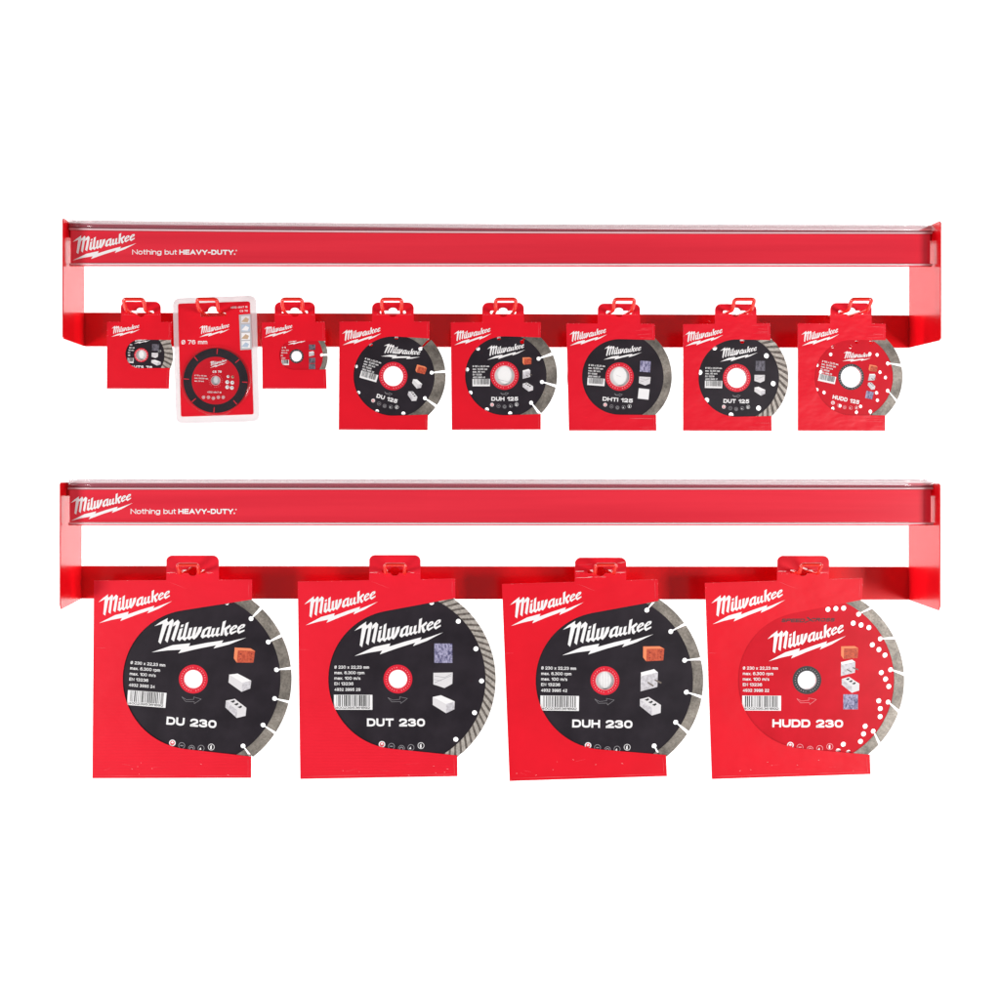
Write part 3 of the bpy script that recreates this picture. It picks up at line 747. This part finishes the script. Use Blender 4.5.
DISCG = {'s': 'small cutting discs on the upper rack', 'l': 'large cutting discs on the lower rack'}
def place_disc(label, sleeve, c, rot, size):
    """the disc sits in the sleeve's plane: same lean, turned by rot degrees (clockwise positive in the picture)"""
    R0 = sleeve.rotation_euler.to_matrix()
    off = px(*c) - sleeve.location
    loc = sleeve.location + R0 @ off
    root = thing('cutting_disc', label, 'cutting disc', loc, None, DISCG[size])
    root.rotation_euler = (R0 @ Matrix.Rotation(radians(rot), 3, 'Y')).to_euler()
    return root
def unrot(p, rot):
    """picture offset -> disc's own frame (v down)"""
    a = radians(rot); return (p[0] * cos(a) + p[1] * sin(a), -p[0] * sin(a) + p[1] * cos(a))
YP = -.00096
def prints(core, big, model, lines, pics, red=False, seed=1, logo_tips=None, digits='4002395361892', arrow_on=True, iconpts=None, modelbox=None):
    k = 'ink'
    if big:
        lt = logo_tips or ((-43.5, -22.9), (45.2, -46.9)); logo(core, lt[0], lt[1], YP, k)
        mb = MB(); ws = (34.7, 30, 26.0, 19, 26)
        for s, v, w in zip(lines, (-10.3, -4.8, .7, 6.2, 12.0), ws): add_text(mb, s, -63.5, v, w, 3.0, YP, k, .02)
        mb.build('data_lettering', core)
        barcode(core, -64, 15.8, -25.5, 30.8, YP, seed, digits)
        mb = MB(); x0, x1 = modelbox or (-31, 27); add_text(mb, model, x0, 47.4, x1 - x0, 8.0, YP, k, .036); mb.build('model_lettering', core)
        arrow(core, -10, 9.5, 20.5, YP, 'ink_dim' if not red else 'ring_pale')
        icons(core, iconpts or [(-16, 65.3), (-6.5, 67.3), (3.5, 69.3), (13, 68.5), (23, 66.5)], 3.3, YP, not red)
        for kind, u, v, w, h in pics: picture(core, kind, u, v, w, h, YP)
    else:
        lt = logo_tips or ((-17.3, -15.7), (20.5, -25.9)); logo(core, lt[0], lt[1], YP, k)
        mb = MB(); ws = (16.5, 14.5, 12, 9, 12.3)
        for s, v, w in zip(lines, (-8.3, -5.5, -2.8, 0, 2.7), ws): add_text(mb, s, -31.8, v - .2, w, 1.7, YP, k, .022)
        mb.build('data_lettering', core)
        barcode(core, -32, 3.2, -14.6, 10.6, YP, seed)
        mb = MB(); x0, x1 = modelbox or (-13.2, 13.6); add_text(mb, model, x0, 25.2, x1 - x0, 4.0, YP, k, .036); mb.build('model_lettering', core)
        if arrow_on: arrow(core, -4, 4, 18, YP, 'ink_dim' if not red else 'ring_pale')
        icons(core, [(-12.5, 29), (-6, 30.3), (0, 31), (6.2, 30.2), (12, 28.8)], 1.9, YP, not red)
        for kind, u, v, w, h in pics: picture(core, kind, u, v, w, h, YP)

def spaced(n, ph, r, skew=0, rot=0): return [(r, ph + i * 360 / n + rot, ph + i * 360 / n + skew + rot) for i in range(n)]
def L230(art): return ['\u00d8 230 x 22,23 mm', 'max. 6.300 rpm', 'max. 100 m/s', 'EN 13236', art]
def L125(art): return ['\u00d8 125 x 22,23 mm', 'max. 12.200 rpm', 'max. 80 m/s', 'EN 13236', art]

# --- lower rack, left to right
HL = 571.0
s1 = make_sleeve('leftmost large red cardboard sleeve on the lower rack, with faint horizontal ridges near its bottom',
    (95.5, 580), (252.5, 579.2), (251.3, 777.6), (93, 777.6), (167.3, 219.6, 555), (193.7, 679), 70, (252.4, 599), (251.4, 756.2), HL,
    ((100.5, 622.4), (173, 600.5)), 'l', 0.6, 1.0, True, 11, True)
d = place_disc('large black disc with slotted rim and plain pale block below the orange brick picture', s1, (193.7, 678.7), 4.5, 'l')
c = disc_plate(d, 87.6, 98, spaced(18, 6.3, 83.4, 0, 4.5), 2.4, 1.1, 8.9, 'disc_black', [], 2.4, 'segment')
hub_ring(c, 8.9, 14.4, YP)
prints(c, True, 'DU 230', L230('4932 3995 24'), [('brick', 49, -27.5, 20.5, 15.3), ('block', 46.5, 0, 22.5, 18), ('cinder', 44.5, 26, 21, 19)], seed=2, modelbox=(-23.5, 26.5),
       logo_tips=((-43.4, -23.6), (49.5, -45.5)))
s2 = make_sleeve('large red cardboard sleeve around the disc with the purple stone picture, second from left',
    (298, 581.3), (455, 578.2), (457.4, 775.5), (300.3, 778.8), (369.3, 420.6, 554.7), (398, 679), 69.5, (455.3, 597.5), (457.2, 754.7), HL,
    ((305.8, 625), (378, 601.2)), 'l', -0.8, 0.6, True, 12, True)
d = place_disc('large black disc with unslotted ribbed rim, round holes and a purple stone picture', s2, (398, 678.7), 0, 'l')
dots = [(83.5 * cos(radians(-1.2 + 22.5 * i)), -83.5 * sin(radians(-1.2 + 22.5 * i))) for i in range(16)]
c = disc_plate(d, 88, 97.5, [], 2, 1, 8.9, 'disc_black', dots, 2.5, 'segment')
rim(d, 88, 97.5, 82, -5.0)
hub_ring(c, 8.9, 14.4, YP)
prints(c, True, 'DUT 230', L230('4932 3995 29'), [('granite', 45.3, -26, 18, 19.4), ('slab', 45, 1, 19.3, 15.6), ('block', 45.7, 25, 22, 18)], seed=3)
s3 = make_sleeve('large red cardboard sleeve leaning slightly, torn creased hang tab, third from left on lower rack',
    (501.7, 583.6), (656.5, 578.6), (666.3, 775.2), (509.6, 781), (574.2, 625.2, 557), (604.5, 680), 69, (657.2, 600), (665.3, 754), HL,
    ((511, 625.4), (583, 601.5)), 'l', -1.2, 1.2, False, 13, 'plug')
d = place_disc('large black disc with a picture of steel bars sticking out of a block', s3, (604.5, 680), 0.6, 'l')
c = disc_plate(d, 88, 97.5, spaced(16, 15.1, 81.8, -1.5), 2.5, 1.2, 8.9, 'disc_black', [], 2.4, 'segment')
hub_ring(c, 8.9, 14.4, YP)
prints(c, True, 'DUH 230', L230('4932 3995 42'), [('brick', 48, -27.5, 21, 15.3), ('rebar', 46, -1, 21, 22.5), ('cinder', 45.5, 25, 21, 18.5)], seed=4, modelbox=(-32, 28),
       logo_tips=((-43, -24.6), (47.6, -47.2)))
s4 = make_sleeve('large red cardboard sleeve around the large red disc at the right end',
    (704.6, 582.6), (860, 577.4), (869.2, 773), (712.2, 779.2), (775.6, 826.8, 555.2), (806, 679.5), 68.6, (859.6, 598.8), (868.2, 753.6), HL,
    ((712, 623.8), (783.5, 599.2)), 'l', -1.6, 1.2, False, 14, True)
d = place_disc('large red disc with slotted rim and many small white round holes', s4, (806, 679.5), 0, 'l')
def pd(x, y): return (x / 4 + 700 - 806, y / 4 + 550 - 679.5)
trip = [(506,235),(537,232),(568,230),(606,290),(637,297),(668,307),(682,376),(708,395),(732,417),(718,487),(735,513),(748,542),(709,600),(715,631),(715,663),(656,702),(650,733),(638,763),(570,775),(550,802)]
c = disc_plate(d, 86.6, 95.8, spaced(16, 7.4, 83.3, -3.6), 2.5, 1.2, 8.9, 'disc_red', [pd(*p) for p in trip], 2.6, 'segment')
hub_ring(c, 8.9, 14.2, YP, True)
prints(c, True, 'HUDD 230', L230('4932 3998 22'), [('brick', 42, -27.8, 17, 13), ('rebar', 42.2, -12.5, 17.5, 16.5), ('cinder', 43, 4.5, 17.5, 16), ('granite', 43.2, 21.5, 14.5, 15)],
       red=True, seed=5, modelbox=(-34, 36), logo_tips=((-38, -18.7), (38.2, -44.5)))
mb = MB(); add_text(mb, 'SPEED', -26, -57.8, 23, 3.6, YP, 'black', .03, 0, .3); add_text(mb, 'CROSS', 3, -58.6, 23.5, 3.6, YP, 'black', .03, 0, .3)
mb.flat([(-3, -58), (2.5, -60), (-1, -62.8), (0.5, -63.2), (4.2, -60), (-2.4, -57.2)], YP, 'black'); mb.build('series_lettering', c)

# --- upper rack
HU = 312.6
u1 = make_sleeve('tiny red cardboard sleeve at the left end, narrow window showing a black disc',
    (107.5, 322), (171.7, 322), (169, 388.8), (107.3, 388.8), (121.2, 161, 301.8), (140.2, 354), 14.3, (171.4, 340), (169.9, 368), HU,
    ((112, 337), (140.3, 329.3)), 's', 1, 0, False, 21)
d = place_disc('tiny black disc with ribbed rim in a narrow window, left of the blister pack', u1, (141.4, 355.2), 2, 's')
c = disc_plate(d, 23.8, 31.6, [], 2, 1, 5.0, 'disc_black', [(18, -4.6)], 1.7, 'segment')
rim(d, 23.8, 31.6, 36, -4, .6)
hub_ring(c, 5.0, 7.0, YP, False, 16)
logo(c, (-7.5, -11.2), (8.5, -15.5), YP)
mb = MB()
for s, v in (('\u00d8 76', -9.2), ('max. rpm', -6.5), ('80 m/s', -3.9), ('EN', -1.3), ('4932', 1.3)): add_text(mb, s, -13.5 + abs(v) * .2, v, 2.2 + 3 * (len(s) > 4), 1.4, YP, 'ink', .02)
mb.build('data_lettering', c)
barcode(c, -13.4, 3.2, -7.4, 8.2, YP, 7)
mb = MB(); add_text(mb, 'DHTS 76', -10.5, 13.9, 22, 3.4, YP, 'ink', .03); mb.build('model_lettering', c)
picture(c, 'darkstone', 14, -8.2, 7, 6.6, YP); picture(c, 'slab', 13.6, -.2, 6.5, 5.2, YP); picture(c, 'block', 15, 7, 9.5, 5.8, YP)

u3 = make_sleeve('tiny red cardboard sleeve right of the blister pack, narrow window showing a red disc',
    (262.1, 322.5), (325, 322), (326.8, 388.8), (262.6, 388.8), (274.8, 315.2, 302.2), (293.8, 355.3), 14.4, (325.6, 341), (326.2, 369.6), HU,
    ((264.4, 337.8), (293.2, 329.4)), 's', 0, 0, False, 22, True)
d = place_disc('tiny red disc in a narrow window, right of the clear blister pack', u3, (296.6, 356.3), 0, 's')
c = disc_plate(d, 27, 31.2, spaced(8, 3, 25.2, 0), 1.6, 1.1, 4.9, 'disc_red', [], 1.7, 'segment')
hub_ring(c, 4.9, 7.1, YP, True, 16)
logo(c, (-9, -11.4), (10.5, -16.2), YP)
mb = MB()
for s, v, w in (('\u00d8 76', -8, 4), ('max. rpm', -5.4, 7), ('80 m/s', -2.8, 6), ('EN', 0, 2), ('4932', 2.6, 4)): add_text(mb, s, -15.5 + abs(v) * .12, v, w, 1.3, YP, 'ink', .02)
mb.build('data_lettering', c)
barcode(c, -15, 3.6, -7.6, 8.8, YP, 9)
for kk, v in (('brick', -9), ('rebar', -2.4), ('darkstone', 4.2), ('darkstone', 10.2)): picture(c, 'darkstone' if kk == 'brick' else kk, 15.6, v, 6.4, 5.4, YP)

u4 = make_sleeve('small red cardboard sleeve around the black disc whose print is turned steeply clockwise',
    (339.5, 321.8), (429.6, 321.6), (427.6, 430.2), (338.8, 429.8), (372, 413.8, 302.6), (393.2, 376.2), 39.6, (429.4, 338.6), (427.9, 414.6), HU,
    ((342.6, 345.4), (381.5, 333.4)), 's', 0.5, 0, False, 23, True)
d = place_disc('small black disc with slotted rim, its white print turned steeply clockwise', u4, (393.2, 376.2), 16, 's')
c = disc_plate(d, 42, 52.5, spaced(9, 5.3, 38.6, 0, 16), 1.9, 1.0, 9.6, 'disc_black', [], 1.7, 'segment')
hub_ring(c, 9.6, 14.2, YP)
prints(c, False, 'DU 125', L125('4932 3995 22'), [('brick', 25, -14, 10.5, 8), ('block', 25, 1, 10, 9), ('cinder', 24, 14, 10, 9.5)], seed=12, modelbox=(-10.5, 11))
u5 = make_sleeve('small red cardboard sleeve around the upright printed black disc with dark red brick picture',
    (450.7, 322.4), (540.6, 322.4), (540.6, 429.6), (451.8, 430), (482.2, 523.8, 302.8), (504.5, 375.9), 39.4, (540.6, 337.6), (540.6, 414.2), HU,
    ((454.4, 345.2), (491.4, 333.6)), 's', -0.5, 0, False, 24, 'plug')
d = place_disc('small black slotted disc, printed upright, with a dark red brick picture', u5, (504.5, 375.7), 0, 's')
c = disc_plate(d, 42.5, 52.5, spaced(10, -9.5, 38, -2), 2.0, 1.1, 9.6, 'disc_black', [], 1.7, 'segment')
hub_ring(c, 9.6, 14.2, YP)
prints(c, False, 'DUH 125', L125('4932 3995 40'), [('brick', 22.5, -14.6, 9, 7.4), ('rebar', 22.8, -1.7, 9.5, 10), ('cinder', 23.3, 11.4, 10.5, 9)], seed=13)
u6 = make_sleeve('small red cardboard sleeve with wrinkled right edge, around the smooth rimmed black disc',
    (566, 323.8), (654.6, 323.8), (656.3, 430.7), (568.6, 430.7), (597.5, 639.9, 303.8), (619.5, 377), 37.8, (655, 340), (656, 415), HU,
    ((569.4, 346), (606.8, 334.6)), 's', 1.6, 0, 'w', 25, 'plug')
d = place_disc('small black disc with a smooth unbroken grey rim and pale square tile picture', u6, (619.5, 376.7), 4, 's')
c = disc_plate(d, 44.8, 52.5, [], 1.9, 1.0, 9.6, 'disc_black', [], 1.7, 'segment')
rim(d, 44.8, 52.5, 0, 0)
hub_ring(c, 9.6, 14.2, YP)
prints(c, False, 'DHTI 125', L125('4932 3995 47'), [('granite', 25, -12, 10.5, 11), ('slab', 25.4, 2.6, 11.5, 8.8), ('tile', 25.5, 15.5, 11, 11)], seed=14, modelbox=(-15.5, 15))
u7 = make_sleeve('small red cardboard sleeve around the ribbed rim black disc, second from right on upper rack',
    (682.5, 324.6), (769.8, 323.3), (771.7, 431), (682.6, 430.8), (714.2, 756, 304.3), (736.3, 378.2), 38.6, (770.2, 340.2), (771.3, 416), HU,
    ((684.4, 346.6), (722.6, 335)), 's', 1.8, 0.5, 'w', 26, True)
d = place_disc('small black disc with slanted ribs on its rim and white round holes', u7, (736.5, 378), 1, 's')
dots = [(37.4 * cos(radians(-7.5 + 45 * i)), -37.4 * sin(radians(-7.5 + 45 * i))) for i in range(8)]
c = disc_plate(d, 43.2, 52, [], 1.9, 1.0, 9.6, 'disc_black', dots, 2.6, 'segment')
rim(d, 43.2, 52, 44, -9, .52)
hub_ring(c, 9.6, 14.0, YP)
prints(c, False, 'DUT 125', L125('4932 3995 27'), [('darkstone', 23.5, -12.5, 9.5, 10), ('slab', 23, .4, 10.5, 8), ('block', 23.5, 12.8, 11, 9)], seed=15, modelbox=(-13, 13))
u8 = make_sleeve('small red cardboard sleeve at the right end of the upper rack, around a red disc',
    (797, 323.8), (885.3, 323.8), (885.1, 430.8), (797.3, 430.8), (829.3, 871, 303.3), (851.2, 377.7), 37.6, (885.3, 340.2), (885.1, 415.4), HU,
    ((800.6, 346.2), (838.2, 334.4)), 's', 1.8, 0.5, 'w', 27, True)
d = place_disc('small red disc dotted with white round holes, black hub ring', u8, (850.7, 377), 12, 's')
def pe(x, y): return unrot((x / 6.667 + 785 - 850.7, y / 6.667 + 290 - 377), 12)
dt = [(315,378),(302,430),(434,380),(475,348),(567,426),(615,432),(635,548),(672,583),(612,685),(618,735),(505,776),(477,815),(366,772),(317,790),(258,684),(210,665),(235,547),(210,502)]
c = disc_plate(d, 43, 52, spaced(9, 20, 39.8, -7, 12), 2.0, 1.1, 10.2, 'disc_red', [pe(*p) for p in dt], 1.8, 'segment')
hub_ring(c, 10.2, 13.1, YP, True)
prints(c, False, 'HUDD 125', L125('4932 3998 20'), [('brick', 20, -13, 8.6, 6.6), ('rebar', 21.5, -4, 8, 8), ('cinder', 22, 4.6, 8, 7), ('granite', 22, 13.8, 7.5, 7.5)], red=True, seed=16,
       modelbox=(-14, 13.5), logo_tips=((-12, -13.5), (15.5, -22.6)), arrow_on=False)

# --- clear blister pack
bx, by = 217.8, 422.6
bp = thing('blister_pack', 'clear plastic blister pack with red card, showing a whole black and red disc', 'blister pack', px(bx, by, -.002))
def rr(c4, r, n=7):
    out = []
    for i in range(4):
        p, a, b = Vector(c4[i]), Vector(c4[i - 1]), Vector(c4[(i + 1) % 4])
        d1 = (a - p).normalized() * r; d2 = (b - p).normalized() * r
        for j in range(n):
            t = j / (n - 1); q = (p + d1) * (1 - t) ** 2 + p * 2 * t * (1 - t) + (p + d2) * t * t; out.append((q.x - bx, q.y - by))
    return out
outer = rr([(172.6, 298.4), (256, 295.4), (259.6, 421.5), (176, 423.8)], 8)
hole = [(x - bx, y - by) for x, y in [(200.5, 314)] + [(213 + 5.2 * cos(a), 311.6 - 5 * sin(a)) for a in [pi * (1 - i / 8) for i in range(9)]] + [(226, 313), (226.6, 316.2), (201, 317)]]
card = [(178, 303.9), (249.8, 301.5), (253.5, 414.4), (181, 416.8)]
tray = plate('plastic_tray', [outer, hole], .0012, .0008, ['tray'], bp)
# raised welt round the tray edge
mb = MB(); cx0 = sum(p[0] for p in outer) / len(outer); cy0 = sum(p[1] for p in outer) / len(outer)
def shrink(p, d):
    v = Vector((p[0] - cx0, p[1] - cy0)); l = v.length; v *= (l - d) / l; return (cx0 + v.x, cy0 + v.y)
for i in range(len(outer)):
    j = (i + 1) % len(outer)
    for d0, y0, d1, y1 in ((.3, .0007, .9, -.0012), (.9, -.0012, 2.1, -.0012), (2.1, -.0012, 3.0, .0007)):
        q = [(shrink(outer[i], d0), y0), (shrink(outer[j], d0), y0), (shrink(outer[j], d1), y1), (shrink(outer[i], d1), y1)]
        mb.face([(a[0] * S, y, -a[1] * S) for a, y in q], 'dome')
mb.build('tray_welt', tray, smooth=False)
ic = plate('insert_card', [rr(card, 2.0, 4), hole], .0004, .0005, ['card'], bp)
yc = .0001
logo(ic, (199.3 - bx, 337.4 - by), (230 - bx, 328.8 - by), yc)
mb = MB(); add_text(mb, '\u00d8 76 mm', 181.5 - bx, 344.4 - by, 25.8, 4.2, yc, 'ink', .02, radians(.5))
add_text(mb, '4932 4647 16', 230.5 - bx, 308.6 - by, 17, 1.9, yc, 'ink', .02, radians(2)); add_text(mb, 'CS 76', 239.8 - bx, 312.2 - by, 8, 1.9, yc, 'ink', .02, radians(2)); mb.build('card_lettering', ic)
mb = MB(); X = lambda x, y: (x / 7.143 + 165 - bx, y / 7.143 + 290 - by)
mb.flat([X(528, 178), X(610, 172), X(622, 425), X(538, 430)], yc, 'strip')
def cell(y, ks):
    mb.flat([X(540 + y * .02, y), X(600 + y * .02, y - 2), X(601 + y * .02, y + 48), X(541 + y * .02, y + 50)], yc, ks[0])
    mb.flat([X(545, y + 40), X(575, y + 8), X(600, y + 20), X(590, y + 44)], yc, ks[1])
cell(188, ('st1', 'tan')); cell(248, ('blue', 'ink')); cell(308, ('ink', 'tan')); cell(366, ('ink', 'blue')); mb.build('material_picture', ic)
dcx, dcy = 215.9 - bx, 380.8 - by
def circ(r, n=64): return [(dcx + r * cos(2 * pi * i / n), dcy + r * sin(2 * pi * i / n)) for i in range(n)]
dk = plate('cutting_disc', [circ(32.2), circ(4.4, 24)], -.0012, .0014, ['disc_black'], bp)
yd = -.00195
mb = MB(); mb.ring(dcx, dcy, 4.4, 23.8, yd, 'disc_red', 64)
for i in range(8):
    a = radians(90 + 45 * i - 3); rot = .05
    mb.flat([(dcx + r * cos(t), dcy - r * sin(t)) for r, t in ((26.5, a - .012), (32.0, a - .02), (31.6, a + .015), (26.5, a + .015))], yd, 'ring_red')
mb.ring(dcx, dcy, 4.4, 5.0, yd, 'ring_pale', 24)
rnd = random.Random(5)
for i in range(22):
    a = 2 * pi * i / 22
    if i % 5 == 2: continue
    mb.circ(dcx + 6.6 * cos(a), dcy + 6.6 * sin(a), .32, yd, 'ring_pale', 5)
mb.build('disc_label', dk)
mb = MB(); mb.circ(dcx, dcy, 4.4, .0001, 'st1', 24); mb.build('hub_backing', ic)
yd -= .0002
logo(dk, (dcx - 5.6, dcy - 12.6), (dcx + 11.6, dcy - 18.6), yd)
mb = MB(); add_text(mb, 'CS 76', dcx - 3, dcy - 7.8, 9, 2.2, yd, 'ink', .03, 0)
for s, v, w in (('\u00d8 76 x 10 mm', -4.6, 12), ('max. 20.000 rpm', -1.9, 13.5), ('max. 80 m/s', .9, 9.5)): add_text(mb, s, dcx - 21, dcy + v, w, 1.4, yd, 'ink', .02, radians(-3))
add_text(mb, '4932 4647 16', dcx - 8.3, dcy + 12.2, 14, 1.7, yd, 'ink', .02, radians(-2)); mb.build('disc_lettering', dk)
mb = MB()
for i, (u, v) in enumerate(((12.4, -4), (17, -3.6), (11.6, 1.5), (16.6, 2), (11.6, 6.5), (16.2, 7.2))):
    mb.circ(dcx + u, dcy + v, 1.9 if i > 1 else 1.4, yd, 'ink' if i not in (1,) else 'tan', 12)
    mb.circ(dcx + u + .4, dcy + v - .3, .8, yd, 'st3' if i != 1 else 'darkred', 8)
mb.build('material_picture', dk)
mb = MB()
for i in range(5):
    u = -12 + i * 4.9; v = 16.6 + (1.6 if i == 2 else 0) * .6
    mb.ring(dcx + u, dcy + v, 1.25, 1.6, yd, 'ink', 12); mb.rect(dcx + u - .6, dcy + v - .3, dcx + u + .8, dcy + v + .5, yd, 'ink')
mb.build('safety_icon', dk)
# thin clear dome over the disc
mb = MB(); prof = [(35.6, -.0002), (34.4, -.0034), (33.4, -.0042), (0.001, -.0044)]
for a0 in range(64):
    t0, t1 = 2 * pi * a0 / 64, 2 * pi * (a0 + 1) / 64
    for (r0, y0), (r1, y1) in zip(prof[:-1], prof[1:]):
        if r1 < 1: continue
        mb.face([((dcx + r * cos(t)) * S, y, -(dcy - r * sin(t)) * S) for r, y, t in ((r0, y0, t0), (r0, y0, t1), (r1, y1, t1), (r1, y1, t0))], 'dome')
mb.flat([(dcx + 33.4 * cos(2 * pi * i / 64), dcy - 33.4 * sin(2 * pi * i / 64)) for i in range(64)], -.0042, 'dome')
mb.build('plastic_dome', bp, smooth=False)

# ------------------------------------------------------------------ light, world, camera
w = bpy.data.worlds.new('World'); scene.world = w; w.use_nodes = True
bg = w.node_tree.nodes['Background']; bg.inputs[0].default_value = (1, .99, .99, 1); bg.inputs[1].default_value = 0.22
def area(name, loc, tgt, sx, sy, power, colr=(1, .985, .97)):
    l = bpy.data.lights.new(name, 'AREA'); l.shape = 'RECTANGLE'; l.size = sx; l.size_y = sy; l.energy = power; l.color = colr
    o = bpy.data.objects.new(name, l); col.objects.link(o); o.location = loc
    o.rotation_euler = (Vector(tgt) - Vector(loc)).to_track_quat('-Z', 'Y').to_euler(); return o
area('softbox', (-1.95, -1.5, 0.65), (0, 0, 1.2), .5, .6, 42)
area('softbox', (1.75, -1.5, 0.85), (.1, 0, 1.2), .5, .7, 37)
area('added_backdrop_light', (-4.4, .5, 1.9), (-.6, 2.6, 1.9), .8, 4.6, 300, (1, 1, 1))  # unseen lamp pair, added only to overexpose the backdrop to white
area('added_backdrop_light', (4.7, .5, 1.9), (1.0, 2.6, 1.9), .8, 4.6, 300, (1, 1, 1))

cam = bpy.data.cameras.new('camera'); co = bpy.data.objects.new('camera', cam); col.objects.link(co)
co.location = (0, -D, CZ); co.rotation_euler = (radians(90), 0, 0)
cam.sensor_width = 36; cam.lens = 36 * D / (1000 * S)
cam.shift_x = (500 - CX) / 1000; cam.shift_y = -(500 - CY) / 1000
cam.clip_start = .05; cam.clip_end = 60
scene.camera = co
scene.render.engine = 'CYCLES'
scene.view_settings.view_transform = 'Standard'; scene.view_settings.look = 'None'
scene.view_settings.gamma = 1; scene.view_settings.exposure = 0; scene.view_settings.use_curve_mapping = False
scene.cycles.max_bounces = 8; scene.cycles.transparent_max_bounces = 12
